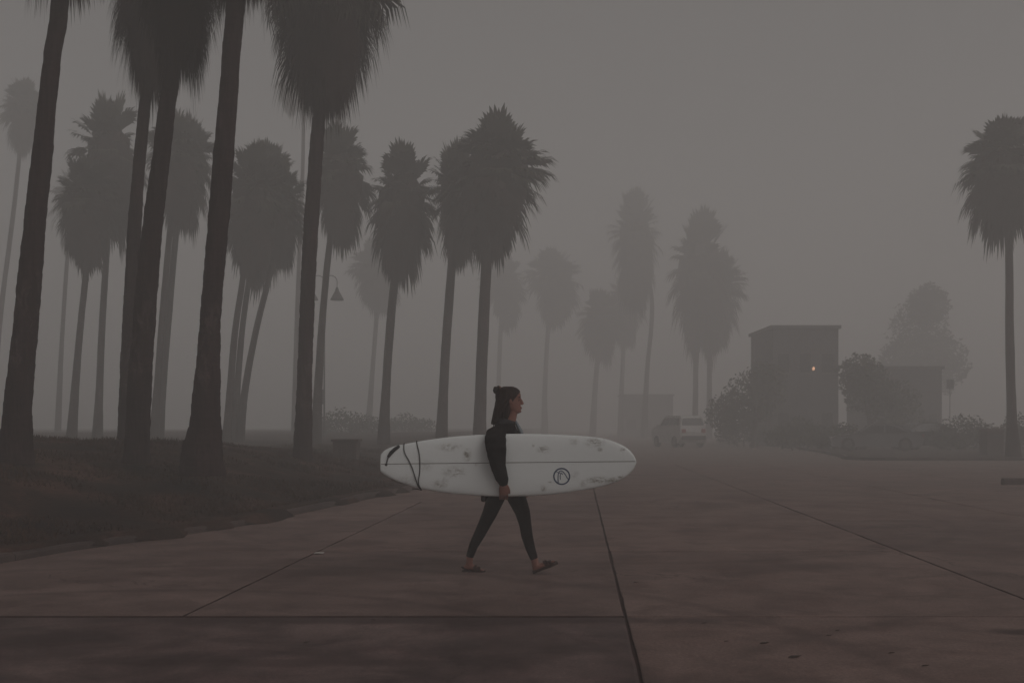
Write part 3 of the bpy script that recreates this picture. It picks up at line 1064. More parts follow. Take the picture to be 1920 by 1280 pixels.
# ------------------------------------------------------------------ buildings
def building(name, label, px0, px1, ytop, D, depth, wall_mat, storeys, bays, door=True):
    x0, x1 = (px0 - 960) * D / F, (px1 - 960) * D / F
    h = CAM_H + (800 - ytop) * D / F
    w = x1 - x0
    root = empty(name, (x0, D, 0))
    tag(root, label, "building")
    t = 0.2
    # front wall with real openings
    ops = []
    sh = h / storeys
    for s_ in range(storeys):
        for b in range(bays):
            cx = w * (b + 0.5) / bays
            if s_ == 0 and door and b == bays // 2:
                ops.append((cx - 0.5, cx + 0.5, 0.0, 2.1, True))
            else:
                ww = min(0.65, w / bays * 0.3)
                ops.append((cx - ww, cx + ww, s_ * sh + 0.95, s_ * sh + min(2.3, sh - 0.35), False))
    xs = sorted({0, w} | {o[0] for o in ops} | {o[1] for o in ops})
    zs = sorted({0, h} | {o[2] for o in ops} | {o[3] for o in ops})
    wall = MB()
    for a, b in zip(xs, xs[1:]):
        run = None
        for c, d in zip(zs, zs[1:]):
            mx, mz = (a + b) / 2, (c + d) / 2
            hole = any(o[0] < mx < o[1] and o[2] < mz < o[3] for o in ops)
            if not hole:
                wall.box((a, 0, c), (b, t, d))
    wall.box((0, t, 0), (t, depth, h))
    wall.box((w - t, t, 0), (w, depth, h))
    wall.box((t, depth - t, 0), (w - t, depth, h))
    me = wall.mesh("wall")
    bm = bmesh.new()
    bm.from_mesh(me)
    bmesh.ops.remove_doubles(bm, verts=bm.verts, dist=1e-4)
    # drop the inner faces that two neighbouring blocks share
    seen = {}
    for f in bm.faces:
        key = tuple(sorted(v.index for v in f.verts))
        seen.setdefault(key, []).append(f)
    dele = [f for fs in seen.values() if len(fs) > 1 for f in fs]
    bmesh.ops.delete(bm, geom=dele, context='FACES')
    bm.to_mesh(me)
    bm.free()
    link("wall", me, root, wall_mat)
    roof = MB().box((-0.15, -0.15, h + 0.003), (w + 0.15, depth + 0.15, h + 0.22)).build("roof", M_trim, root)
    for (a, b, c, d, isdoor) in ops:
        if isdoor:
            dr = MB().box((a, 0.10, 0.0), (b, 0.15, d)).build("door", M_metal_dark, root)
            MB().box((b - 0.16, 0.06, 0.98), (b - 0.10, 0.098, 1.10)).build("handle", M_rim, dr)
        else:
            wd = MB()
            e = 0.06
            wd.box((a, 0.06, c), (a + e, 0.14, d)).box((b - e, 0.06, c), (b, 0.14, d)).box((a + e, 0.06, c), (b - e, 0.14, c + e)).box((a + e, 0.06, d - e), (b - e, 0.14, d))
            wo_ = wd.build("window", M_trim, root)
            MB().box((a + e, 0.09, c + e), (b - e, 0.11, d - e)).build("pane", M_glass, wo_)
            MB().box((a - 0.06, -0.06, c - 0.07), (b + 0.06, -0.003, c - 0.002)).build("sill", M_trim, wo_)
    return root


building("building", "dark two-storey block with a small lit lamp on its wall", 1449, 1572, 616, 66.0, 6.0, M_wall_a, 2, 3)
building("building", "long low dark building right of the lamp-lit block", 1640, 1766, 692, 72.0, 6.0, M_wall_a, 1, 4)
building("building", "small faint flat-roofed hut behind the pale car", 1168, 1262, 742, 128.0, 5.0, M_wall_b, 1, 3)

# the small lit lamp
lp = at(1525, 691, 65.86)
wl = empty("wall_lamp", (lp.x, 66.0, lp.z))
tag(wl, "tiny warm glowing lamp on the dark two-storey building", "lamp")
MB().box((-0.08, -0.03, -0.12), (0.08, -0.002, 0.16)).build("bracket", M_metal_dark, wl)
MB().tube([(0, -0.03, 0.1), (0, -0.12, 0.16), (0, -0.18, 0.10)], [0.018, 0.018, 0.018], 8).build("arm", M_metal_dark, wl)
m, nt, b = new_mat("lamp_glow")
b.inputs['Base Color'].default_value = (0.9, 0.6, 0.4, 1)
b.inputs['Emission Color'].default_value = (1.0, 0.50, 0.28, 1)
b.inputs['Emission Strength'].default_value = 1.9
MB().ball((0, -0.18, 0.0), (0.09, 0.09, 0.12)).build("bulb", m, wl, smooth=True)


# ------------------------------------------------------------------ vehicles
def car(name, label, loc, yaw, paint, L=4.5, W=1.82, H=1.5, suv=False):
    root = empty(name, loc, yaw)
    tag(root, label, "car", "cars parked in the fog")
    k = H / 1.5
    if suv:
        low = [(-2.22, .48), (-2.24, .75), (-2.16, 1.0), (-1.3, 1.04), (1.0, 1.03), (1.95, .92), (2.2, .76), (2.22, .42)]
        cab = [(-2.10, 1.0), (-1.95, 1.42), (-1.72, 1.5), (0.25, 1.5), (0.55, 1.42), (1.12, 1.02)]
    else:
        low = [(-2.2, .42), (-2.24, .70), (-2.1, .93), (-1.3, .97), (0.9, .94), (1.9, .80), (2.2, .66), (2.22, .36)]
        cab = [(-1.75, .95), (-1.05, 1.38), (-0.7, 1.45), (0.05, 1.45), (0.35, 1.38), (1.05, .93)]
    f = L / 4.5

    def prism(prof, w0, w1, name_, mat, parent, zbase):
        mb = MB()
        ring = lambda w, inset: [Vector((x * f * (1 - inset), w, z * k)) for x, z in prof] 
        n = len(prof)
        zs_ = [z for _, z in prof]
        zmin, zmax = min(zs_), max(zs_)

        def at_w(sgn, sc_, wtop, wbot):
            out = []
            for x, z in prof:
                t = (z - zmin) / max(1e-6, zmax - zmin)
                out.append(Vector((x * f * sc_, sgn * (wbot + (wtop - wbot) * t), z * k)))
            return out
        rings = [at_w(-1, 0.985, w1 - .05, w0 - .05), at_w(-1, 1, w1 - .0, w0), at_w(1, 1, w1, w0), at_w(1, 0.985, w1 - .05, w0 - .05)]
        rings[0] = [Vector((p.x, p.y - 0.03, p.z * .995 + .004)) for p in rings[0]]
        rings[3] = [Vector((p.x, p.y + 0.03, p.z * .995 + .004)) for p in rings[3]]
        mb.loft(rings)
        return mb.build(name_, mat, parent, smooth=False, bevel=0.035)
    full = [(2.1, .22), (-2.05, .22)] + low
    body = prism(full, W / 2 - .02, W / 2 - .06, "body", paint, root, 0)
    cabin = prism(cab, W / 2 - .10, W / 2 - .26, "cabin", paint, root, 0)
    # glass, set a little proud of the cabin
    sg = [(x * .985, z) for x, z in cab]
    zt = max(z for _, z in cab)
    zb = min(z for _, z in cab)
    wp = [(cab[0][0] + .28, zb + .06), (cab[1][0] + .26, zt - .12), (-.42, zt - .10), (-.42, zb + .06)]
    wf = [(-.34, zb + .06), (-.34, zt - .10), (cab[-2][0] - .08, zt - .12), (cab[-1][0] - .30, zb + .06)]
    for sgn in (-1, 1):
        for q in (wp, wf):
            mb = MB()
            vv = []
            for off in (0.012, 0.03):
                for x, z in q:
                    t = (z - zb) / (zt - zb)
                    yy = (W / 2 - .10) + (-.16) * t + off + 0.01
                    vv.append((x * f, sgn * yy, z * k))
            mb.add(vv, [(0, 1, 2, 3), (7, 6, 5, 4), (0, 4, 5, 1), (1, 5, 6, 2), (2, 6, 7, 3), (3, 7, 4, 0)])
            mb.build("side_window", M_glass, root)
    for nm, (x0, z0), (x1, z1), o in (("windscreen", cab[-1], cab[-2], 1), ("rear_window", cab[0], cab[1], -1)):
        d = Vector((x1 - x0, 0, z1 - z0))
        nrm = Vector((d.z, 0, -d.x)).normalized() * o
        if nrm.z < 0:
            nrm = -nrm
        mb = MB()
        vv = []
        for off in (0.0, 0.016):
            for t, wd in ((.12, W / 2 - .20), (.90, W / 2 - .32)):
                for s_ in ((-1, 1) if t < .5 else (1, -1)):
                    q = Vector((x0 + d.x * t, 0, z0 + d.z * t)) + nrm * (off + .004)
                    vv.append((q.x * f, s_ * wd, q.z * k))
        mb.add(vv, [(0, 1, 2, 3), (7, 6, 5, 4), (0, 4, 5, 1), (1, 5, 6, 2), (2, 6, 7, 3), (3, 7, 4, 0)])
        mb.build(nm, M_glass, root)
    r = 0.34 * (1.08 if suv else 0.96)
    for x in (-1.36, 1.38):
        for sgn in (-1, 1):
            mb = MB()
            rings = []
            for yy, rr in ((-.11, r * .62), (-.11, r * .93), (-.08, r), (.08, r), (.11, r * .93), (.11, r * .62)):
                rings.append([Vector((x * f + math.cos(q) * rr, sgn * (W / 2 - .10) + yy, r + math.sin(q) * rr)) for q in [math.tau * i / 24 for i in range(24)]])
            mb.loft(rings)
            wh = mb.build("wheel", M_tyre, root, smooth=False)
            mb = MB()
            rings = []
            for yy, rr in ((.095, r * .60), (.122, r * .58), (.118, r * .2)):
                rings.append([Vector((x * f + math.cos(q) * rr, sgn * (W / 2 - .10 + yy), r + math.sin(q) * rr)) for q in [math.tau * i / 20 for i in range(20)]])
            mb.loft(rings)
            mb.build("rim", M_rim, wh)
    for sgn in (-1, 1):
        MB().box((2.14 * f, sgn * (W / 2 - .35) - .17, .60 * k), (2.235 * f, sgn * (W / 2 - .35) + .17, .74 * k)).build("headlight", M_head, root, bevel=.015)
        MB().box((-2.255 * f, sgn * (W / 2 - .28) - .14, .70 * k), (-2.16 * f, sgn * (W / 2 - .28) + .14, .88 * k)).build("tail_light", M_tail, root, bevel=.015)
        MB().box((0.78 * f, sgn * (W / 2 + .06) - .09, .96 * k), (0.95 * f, sgn * (W / 2 + .06) + .09, 1.08 * k)).build("wing_mirror", paint, root, bevel=.02)
    MB().box((2.19 * f, -W / 2 + .14, .36 * k), (2.27 * f, W / 2 - .14, .52 * k)).build("front_bumper", M_metal_dark, root, bevel=.02)
    MB().box((-2.29 * f, -W / 2 + .14, .38 * k), (-2.19 * f, W / 2 - .14, .56 * k)).build("rear_bumper", M_metal_dark, root, bevel=.02)
    return root


p = at(1277, 835, 63)
car("parked_car", "pale tall car parked alone in the middle of the foggy lot", (p.x, 64, 0), R(106), M_paint_pale, 4.4, 1.9, 2.0, True)
p = at(1648, 840, 50)
car("parked_car", "grey car parked behind the far kerb below the spreading tree", (p.x, 50.5, 0.11), R(165), M_paint_silver, 4.4, 1.8, 1.4)
p = at(1755, 840, 52)
car("parked_car", "dark car parked between the grey car and the bin", (p.x, 53, 0.11), R(12), M_paint_dark, 4.5, 1.8, 1.45)

# ------------------------------------------------------------------ street furniture
# street lamp with two curved arms
D = 58.0
lx = (608 - 960) * D / F
lz = lawn_h(lx, D)
root = empty("street_lamp", (lx, D, lz))
tag(root, "two-armed street lamp with cone shades, faint behind the slender palm", "street lamp")
top = CAM_H + (800 - 520) * D / F - lz
rings = []
for z, r in ((-.1, .11), (.35, .11), (.40, .075), (.9, .065), (.95, .055), (top - .1, .04), (top + .12, .035), (top + .2, .012)):
    rings.append([Vector((math.cos(q) * r, math.sin(q) * r, z)) for q in [math.tau * i / 14 for i in range(14)]])
MB().loft(rings).build("pole", M_metal_dark, root)
MB().box((-.20, -.09, 1.85), (-.045, .09, 2.7)).build("sign_panel", M_metal_dark, root)
for sgn in (-1, 1):
    R_ = 0.38
    pts = [Vector((0, 0, top - .28))]
    for k in range(9):
        a = math.pi * k / 8
        pts.append(Vector((sgn * (R_ * 0.98 - math.cos(a) * R_), 0, top - .25 + math.sin(a) * .36)))
    pts.append(Vector((sgn * 2 * R_ * .98, 0, top - .62)))
    MB().tube(pts, [0.022] * len(pts), 8).build("arm", M_metal_dark, root, smooth=True)
    rings = []
    for z, r in ((-.38, .03), (-.46, .06), (-.52, .07), (-.80, .215), (-.86, .245), (-.88, .24), (-.80, .20), (-.55, .06)):
        rings.append([Vector((sgn * 2 * R_ * .98 + math.cos(q) * r * 1.6, math.sin(q) * r * 1.6, top + z * 1.5)) for q in [math.tau * i / 18 for i in range(18)]])
    sh = MB().loft(rings).build("lamp_shade", M_metal_dark, root)
    MB().ball((sgn * 2 * R_ * .98, 0, top - 1.10), .09).build("bulb", M_head, sh, smooth=True)

# squat bin on the bank
D = 27.0
p = at(650, 857, D)
zb = lawn_h(p.x, D)
root = empty("waste_bin", (p.x, D, zb))
tag(root, "squat dark box bin with wider rim, on the bank beside the slender palm", "bin")
w, h = 0.335, CAM_H + (800 - 823) * D / F - zb
mb = MB()
mb.loft([[Vector((sx * w * k, sy * w * k, z)) for sx, sy in ((-1, -1), (1, -1), (1, 1), (-1, 1))] for z, k in ((-.08, .90), (h - .06, .97))])
mb.build("body", M_bin, root, bevel=.015)
rim = MB()
rim.box((-w - .03, -w - .03, h - .058), (w + .03, w + .03, h)).build("rim", M_bin, root, bevel=.012)
for k in range(5):
    xx = -w * .76 + k * w * .38
    MB().box((xx - .05, -w * .965 - .022, 0.02), (xx + .05, -w * .93, h - .09)).build("slat", M_bin, root)

# tall bin by the right palm
D = 43.0
p = at(1859, 850, D)
root = empty("waste_bin", (p.x, D, 0.11))
tag(root, "upright dark rectangular bin by the lone right palm", "bin")
w, h = 0.36, CAM_H + (800 - 803) * D / F - 0.11
MB().box((-w, -w, -.02), (w, w, h - .16)).build("body", M_bin, root, bevel=.02)
MB().loft([[Vector((sx * w * k, sy * w * k, z)) for sx, sy in ((-1, -1), (1, -1), (1, 1), (-1, 1))] for z, k in ((h - .158, 1.05), (h - .08, 1.05), (h, .8))]).build("lid", M_bin, root, bevel=.012)
MB().box((-w * .6, -w - .012, h - .42), (w * .6, -w + .02, h - .24)).build("opening_flap", M_metal_dark, root)

# sign on a post among the right-hand shapes
D = 76.0
p = at(1781, 835, D)
root = empty("sign_post", (p.x, D, 0.1))
tag(root, "small square sign on a post behind the dark parked car", "sign")
zt = CAM_H + (800 - 720) * D / F - .1
MB().tube([(0, 0, -.1), (0, 0, zt)], [.035, .03], 8).build("post", M_metal_dark, root)
MB().box((-.28, -.06, zt - .36), (.28, -.036, zt + .36)).build("panel", M_metal_dark, root, bevel=.008)

# wheel stop at the right edge
p = at(1880, 908, 22.4)
root_mb = MB()
prof = [(-.09, 0), (-.085, .10), (-.05, .15), (.05, .15), (.085, .10), (.09, 0)]
root_mb.loft([[Vector((x, y, z)) for y, z in prof] for x in (0, .04, .9, 1.76, 1.8)])
ws = root_mb.build("wheel_stop", M_bin, None)
ws.location = (p.x, 22.4, 0.0)
tag(ws, "short dark wheel stop lying on the pavement at the right edge", "wheel stop")

# litter
p = at(598, 1038, CAM_H * F / 238)
mb = MB()
vv = [(-.05, -.02, .004), (-.01, -.035, .012), (.045, -.012, .006), (.05, .02, .016), (0, .03, .005), (-.04, .018, .014)]
mb.add(vv + [(x, y, z + .003) for x, y, z in vv], [(5, 4, 3, 2, 1, 0), (6, 7, 8, 9, 10, 11)] + [(i, (i + 1) % 6, 6 + (i + 1) % 6, 6 + i) for i in range(6)])
o = mb.build("litter_scrap", M_paper)
o.location = (p.x, p.y, 0.0)
tag(o, "small pale paper scrap lying on the left paving joint", "litter")
me = None
for k, (px, py, sz) in enumerate([(1433, 1206, .075), (1490, 1232, .10), (1570, 1182, .05), (1555, 1191, .05), (1672, 1224, .05), (1362, 1202, .04), (1192, 1092, .06), (1320, 1168, .045), (1735, 1248, .06), (575, 1204, .05), (700, 1162, .05)]):
    Dl = CAM_H * F / (py - 800)
    p = at(px, py, Dl)
    if me is None:
        mb = MB()
        vv = [(-1, 0, .02), (-.4, -.32, .16), (.4, -.26, .12), (1, 0, .25), (.4, .26, .10), (-.4, .3, .2)]
        mb.add(vv + [(x, y, z + .06) for x, y, z in vv], [(5, 4, 3, 2, 1, 0), (6, 7, 8, 9, 10, 11)] + [(i, (i + 1) % 6, 6 + (i + 1) % 6, 6 + i) for i in range(6)])
        me = mb.mesh("fallen_leaf")
        me.materials.append(M_dead_leaf)
    o = bpy.data.objects.new("fallen_leaf", me)
    C.objects.link(o)
    o.location = (p.x, p.y, 0.001)
    o.scale = (sz * .38,) * 3
    o.rotation_euler = (0, 0, rng.uniform(-.5, .5))
    tag(o, "small dark dry leaf lying on the near concrete slabs", "leaf", "dry leaves scattered on the pavement")

# ------------------------------------------------------------------ the woman
D0 = CAM_H * F / 273.5          # her distance: feet on the pavement
S = D0 / F


def P(px, py, dy=0.0):
    return at(px, py, D0 + dy)


org = Vector(((948 - 960) * S, D0, 0.0))
FAR, NEAR = 0.085, -0.085       # far (left) and near (right) side of the body

# leg paths: (px, py, dy, radius)
rear = [(942, 903, .085, .088), (930, 931, .09, .083), (919, 960, .09, .067), (908, 983, .09, .057), (899, 1001, .09, .051), (888, 1022, .09, .042), (881, 1042, .09, .034)]
front = [(956, 903, -.085, .090), (968, 931, -.09, .084), (980, 960, -.09, .067), (985, 983, -.09, .055), (988, 1003, -.09, .052), (994, 1026, -.09, .044), (1001, 1045, -.09, .036)]
TORSO = [(950, 918, 0, .105, .155), (948, 900, 0, .118, .170), (946, 880, 0, .108, .150), (946, 858, 0, .098, .132), (946, 838, 0, .108, .148),
         (947, 820, 0, .112, .165), (948, 808, 0, .100, .172), (950, 800, 0, .078, .140), (954, 793, 0, .058, .085)]
R_ARM = [(938, 808, -.165, .052), (929, 826, -.262, .050), (926, 845, -.318, .046), (930, 866, -.335, .042), (936, 884, -.332, .036), (941, 901, -.326, .028)]
L_ARM = [(950, 807, .165, .050), (951, 835, .205, .046), (955, 862, .225, .042), (966, 882, .23, .035), (978, 899, .225, .027)]


def add_torso(mb, grow, secs=TORSO):
    mb.hrings([(P(x, y, dy), rx + grow, ry + grow) for x, y, dy, rx, ry in secs], 24)


def add_limb(mb, path, grow, seg=14):
    mb.tube([P(x, y, dy) for x, y, dy, r in path], [r + grow for x, y, dy, r in path], seg)


body = MB()
add_torso(body, -0.012)
for path in (rear, front, R_ARM, L_ARM):
    add_limb(body, path, -0.010)
# neck and head (profile to the right, looking ahead)
body.tube([P(953, 797), P(957, 787), P(960, 776), P(961, 766)], [(.060, .066), (.050, .052), (.046, .048), (.050, .052)], 16)
HEAD = [(726.0, 961, 947, .022), (728.5, 968, 940, .046), (732.5, 973, 935, .062), (737.5, 975.9, 932.5, .070), (742.5, 976.9, 931.5, .073), (746.5, 975.4, 931.5, .073),
        (750.5, 975.0, 932, .072), (755, 976.0, 933.5, .070), (759, 976.3, 936, .066), (763, 976.6, 940, .061), (767, 976.6, 945.5, .055), (771, 976.4, 951, .047), (774, 974.0, 956.5, .035), (776, 969, 961, .018)]
rings = []
for py, fr_, bk, hw in reversed(HEAD):
    a0, a1 = P(bk, py), P(fr_, py)
    c, rx = (a0 + a1) / 2, (a1.x - a0.x) / 2
    rings.append([c + Vector((math.cos(q) * rx, math.sin(q) * hw * (1 - 0.16 * math.cos(q)), 0)) for q in [math.tau * i / 28 for i in range(28)]])
body.loft(rings)
body.tube([P(975.2, 747.0), P(977.8, 751.5), P(979.6, 756.2)], [(.008, .008), (.011, .010), (.013, .013)], 12)   # nose
for dy in (-.011, .011):
    body.ball(P(978.6, 757.6, dy), (.009, .008, .007), 10, 6)      # nostril wings
for dy in (-.074, .074):
    body.ball(P(957.0, 752.5, dy), (.015, .009, .027), 12, 8)      # ears
body.ball(P(974.6, 770.8), (.015, .020, .013), 12, 8)           # chin
body.ball(P(976.9, 763.4), (.009, .020, .0055), 10, 6)          # lips
body.ball(P(976.5, 766.0), (.009, .017, .0058), 10, 6)
# right hand: closed round the lower rail of the board
body.tube([P(941, 900, -.326), P(943, 907, -.326), P(944, 915, -.325), P(944.5, 923, -.318)], [(.025, .020), (.030, .017), (.040, .016), (.041, .015)], 14)
for k, (dx, ll) in enumerate(((-6.9, .86), (-2.5, .98), (2.0, 1.0), (6.4, .93))):
    cxp = 944.5 + dx
    dr = 1.8 * ll
    body.tube([P(cxp * 1.0, 921.5, -.319), P(cxp + .3, 927.5, -.310), P(cxp + .3, 933.0 + dr * .3, -.285), P(cxp, 934.8 + dr * .2, -.245), P(cxp - .2, 932.5, -.205), P(cxp - .2, 929, -.196)],
              [.0095, .0092, .0088, .0084, .0078, .0068], 9)
body.tube([P(949.5, 909, -.324), P(953.0, 914, -.322), P(954.8, 919, -.312), P(955.3, 924, -.303)], [.0125, .0110, .0098, .0080], 9)
# left hand, relaxed
body.tube([P(978, 899, .225), P(984, 907, .225), P(989, 914, .225)], [(.024, .017), (.034, .015), (.034, .013)], 12)
for k in range(4):
    o_ = -1.5 + k
    a0 = P(988 + o_ * -2.6, 914.5 + o_ * 2.2, .226)
    body.tube([a0, a0 + Vector((.022, -.004, -.030)), a0 + Vector((.022, -.022, -.056)), a0 + Vector((.010, -.034, -.068))], [.0092, .0088, .008, .0068], 8)
b0 = P(984, 904, .212)
body.tube([b0, b0 + Vector((.032, -.014, -.018)), b0 + Vector((.052, -.022, -.044))], [.012, .0105, .0085], 8)
# feet.  rear foot flat, heel just lifting; front foot on its heel, toes up
body.tube([P(881, 1040, .09), P(880.0, 1052, .09), P(880, 1061, .09)], [.031, .030, .032], 12)
body.tube([P(874, 1062.5, .09), P(882, 1061, .09), P(891, 1064.5, .09), P(899, 1067.2, .09), P(902, 1068, .09)], [(.026, .028), (.034, .032), (.024, .036), (.014, .042), (.011, .040)], 12)
for k in range(5):
    yy = .09 + (-.034 + k * .017)
    tl = (6.2, 6.6, 6.0, 5.2, 4.0)[4 - k] if True else 5
    body.tube([P(900, 1068, yy), P(902.5 + tl * .5, 1068.0, yy), P(901.5 + tl, 1069.3, yy)], [.0085, .0088, .0075], 8)
body.tube([P(1001, 1044, -.09), P(1003.5, 1054, -.09), P(1004.5, 1060, -.09)], [.032, .032, .034], 12)
body.tube([P(1003.0, 1065.5, -.09), P(1008, 1062, -.09), P(1018, 1059.2, -.09), P(1029, 1056.2, -.09), P(1033, 1054.4, -.09)], [(.027, .028), (.033, .032), (.025, .036), (.015, .042), (.012, .040)], 12)
for k in range(5):
    yy = -.09 + (-.034 + k * .017)
    tl = (4.2, 5.4, 6.2, 6.9, 6.6)[k]
    body.tube([P(1031, 1055, yy), P(1033 + tl * .55, 1052.7, yy), P(1032.5 + tl, 1051.4, yy)], [.0085, .0088, .0075], 8)
bm_ = remesh(body, 0.0034, 3, org, "person")
person = link("person", bm_, None, M_skin)
person.location = org
tag(person, "woman in black jacket and leggings walking right with a surfboard under her arm", "person")

# leggings
mb = MB()
add_limb(mb, rear, 0.0, 18)
add_limb(mb, front, 0.0, 18)
mb.hrings([(P(948, 925), .085, .13), (P(948, 912), .118, .172), (P(947, 893), .122, .172), (P(946, 876), .104, .150)], 24)
leg_me = remesh(mb, 0.006, 4, org, "leggings")
o = link("leggings", leg_me, person, M_suit)

# jacket, a little bulky, hem dropping at the back
mb = MB()
JT = [(940, 930, 0, .125, .178), (941, 915, 0, .140, .186), (943, 890, 0, .138, .178), (944, 862, 0, .130, .165), (944, 838, 0, .138, .175), (944, 820, 0, .142, .190),
      (945, 809, 0, .128, .196), (947, 801, 0, .098, .165), (951, 793, 0, .068, .100)]
add_torso(mb, 0.0, JT)
SL = [(938, 806, -.150, (.062, .062)), (930, 815, -.225, (.092, .066)), (929, 828, -.290, (.096, .062)), (930.5, 842, -.325, (.088, .060)), (932, 860, -.336, (.076, .056)),
      (935.5, 878, -.335, (.064, .054)), (940, 892, -.330, (.058, .050)), (942, 900, -.328, (.052, .048)), (943, 904.5, -.327, (.044, .044))]
mb.tube([P(x, y, dy) for x, y, dy, r in SL], [r for x, y, dy, r in SL], 20)
add_limb(mb, [(950, 807, .160, .062), (951, 835, .205, .062), (955, 862, .228, .058), (966, 882, .232, .050), (977, 897, .226, .042)], 0.0, 16)
mb.tube([P(915, 915), P(908, 930), P(906.5, 936.5)], [(.040, .12), (.030, .11), (.024, .10)], 14)      # flap of the hem
jk_me = remesh(mb, 0.006, 3, org, "jacket")
# cloth folds
_n = len(jk_me.vertices)
_co = np.empty(_n * 3)
_no = np.empty(_n * 3)
jk_me.vertices.foreach_get("co", _co)
jk_me.vertices.foreach_get("normal", _no)
_co = _co.reshape(-1, 3)
_no = _no.reshape(-1, 3)
_am = np.array([noise.noise(Vector((q[0] * 9, q[1] * 9, q[2] * 16))) * 0.007 + noise.noise(Vector((q[0] * 22, q[1] * 22, q[2] * 30 + 5))) * 0.003 for q in _co])
jk_me.vertices.foreach_set("co", (_co + _no * _am[:, None]).ravel())
jk_me.update()
jacket = link("jacket", jk_me, person, M_jacket)
mb = MB()
mb.tube([P(943.2, 899.5, -.327), P(943.6, 905.5, -.327)], [.043, .041], 14, False)
mb.build("cuff", M_jacket, jacket, org, smooth=True)
mb = MB()
rings = []
for (x, y, rx, ry) in ((947, 801, .088, .112), (949, 792, .079, .094), (951.5, 786.5, .074, .084), (952.5, 786, .064, .074), (950.5, 794, .062, .078)):
    c = P(x, y)
    rings.append([c + Vector((math.cos(q) * rx, math.sin(q) * ry, -0.020 * math.cos(q))) for q in [math.tau * i / 22 for i in range(22)]])
mb.loft(rings, cap=False)
mb.build("collar", M_collar, jacket, org, smooth=True)
# pale shirt front showing at the open neck
mb = MB()
mb.tube([P(965, 787, .015), P(970, 797, .03), P(976, 808, .04), P(979, 822, .04)], [(.010, .035), (.016, .060), (.022, .075), (.024, .080)], 14)
mb.build("shirt_front", M_shirt, person, org, smooth=True)

# hair: cap plus falling locks
hair = MB()
rings = []
for py, fr_, bk, hw in reversed([h_ for h_ in HEAD if h_[0] < 760]):
    a0, a1 = P(bk, py - 1.6), P(fr_, py - 1.6)
    c, rx = (a0 + a1) / 2 - Vector((.005, 0, 0)), (a1.x - a0.x) / 2 + .009
    rings.append([c + Vector((math.cos(q) * rx, math.sin(q) * (hw + .011) * (1 - 0.16 * math.cos(q)), 0)) for q in [math.tau * i / 28 for i in range(28)]])
hair.loft(rings)
hair.tube([P(943, 745), P(938.5, 758), P(935.5, 770), P(934.5, 783)], [(.060, .078), (.052, .076), (.046, .070), (.028, .055)], 14)
hair.tube([P(952, 750), P(951.0, 762), P(950.5, 774), P(948.5, 790)], [(.050, .078), (.046, .076), (.038, .072), (.022, .055)], 14)
r_ = random.Random(9)
for k in range(90):
    a = r_.uniform(R(95), R(265))
    yy = math.sin(a) * .078
    if r_.random() < .5:
        yy = (-1 if r_.random() < .5 else 1) * r_.uniform(.05, .082)
    xo = r_.uniform(-.5, 1)
    x0 = 945 + xo * 9
    end_y = r_.uniform(780, 800)
    ex = 935.5 + xo * 9.5 + r_.uniform(-10.0, 2.5)
    pts = [P(x0, 735 + r_.uniform(0, 10), yy * .9), P(x0 - 2.5 - (1 - xo) * 2, 752, yy * 1.03), P((x0 + ex) / 2 - 3, 766, yy * 1.02), P(ex, end_y, yy * r_.uniform(.85, 1.05))]
    hair.tube(pts, [.009, .011, .010, .0045], 6)
hr_me = remesh(hair, 0.0035, 1, org, "hair")
# cut the cap back from the face
bmh = bmesh.new()
bmh.from_mesh(hr_me)
fx = []
for v in bmh.verts:
    w_ = v.co + org
    px = 960 + w_.x * F / w_.y
    py = 800 - (w_.z - CAM_H) * F / w_.y
    line = 979.0 - max(0, (py - 730.5)) * 0.80 if py < 753 else 960.2 + 0.5 * noise.noise(Vector((py * .4, 0, 0)))
    if px > line:
        fx.append(v)
bmesh.ops.delete(bmh, geom=fx, context='VERTS')
bmh.to_mesh(hr_me)
bmh.free()
hr = link("hair", hr_me, person, M_hair)
mb = MB()
mb.ball(P(932.6, 730.8), (.033, .036, .031), 14, 10)
r_ = random.Random(5)
for k in range(14):
    a = r_.uniform(0, math.tau)
    c = P(932.6, 730.8)
    ax = Vector((r_.uniform(-1, 1), r_.uniform(-1, 1), r_.uniform(-1, 1))).normalized()
    bx = ax.orthogonal().normalized()
    cx_ = ax.cross(bx)
    mb.tube([c + (bx * math.cos(a + t) + cx_ * math.sin(a + t)) * .034 for t in (0, .5, 1.0, 1.5, 2.0)], [.004, .007, .008, .007, .004], 6)
mb.build("hair_bun", M_hair, hr, org, smooth=True)
mb = MB()
pts = []
for k in range(17):
    a = math.tau * k / 16
    c = P(936.4, 732.0)
    pts.append(c + Vector((math.sin(a) * .010 - .004 * math.cos(a), math.cos(a) * .026, math.sin(a) * .026)))
mb.tube(pts, [.0095 + .002 * (k % 2) for k in range(17)], 8, False)
mb.ball(P(936.5, 725.6), (.014, .020, .012), 10, 6)
mb.build("scrunchie", M_tie, hr, org, smooth=True)
for dy in (-.030, .030):
    MB().ball(P(972.9, 750.2, dy), (.0068, .0115, .0050), 12, 8).build("eye", M_eye, person, org, smooth=True)
    mb = MB()
    mb.tube([P(976.3, 745.2, dy * .45), P(975.3, 743.9, dy), P(971.9, 744.6, dy * 1.55)], [.003, .0036, .002], 6)
    mb.build("eyebrow", M_hair, person, org, smooth=True)
MB().ball(P(977.5, 764.7), (.0062, .0165, .0066), 10, 6).build("mouth", M_lip, person, org, smooth=True)


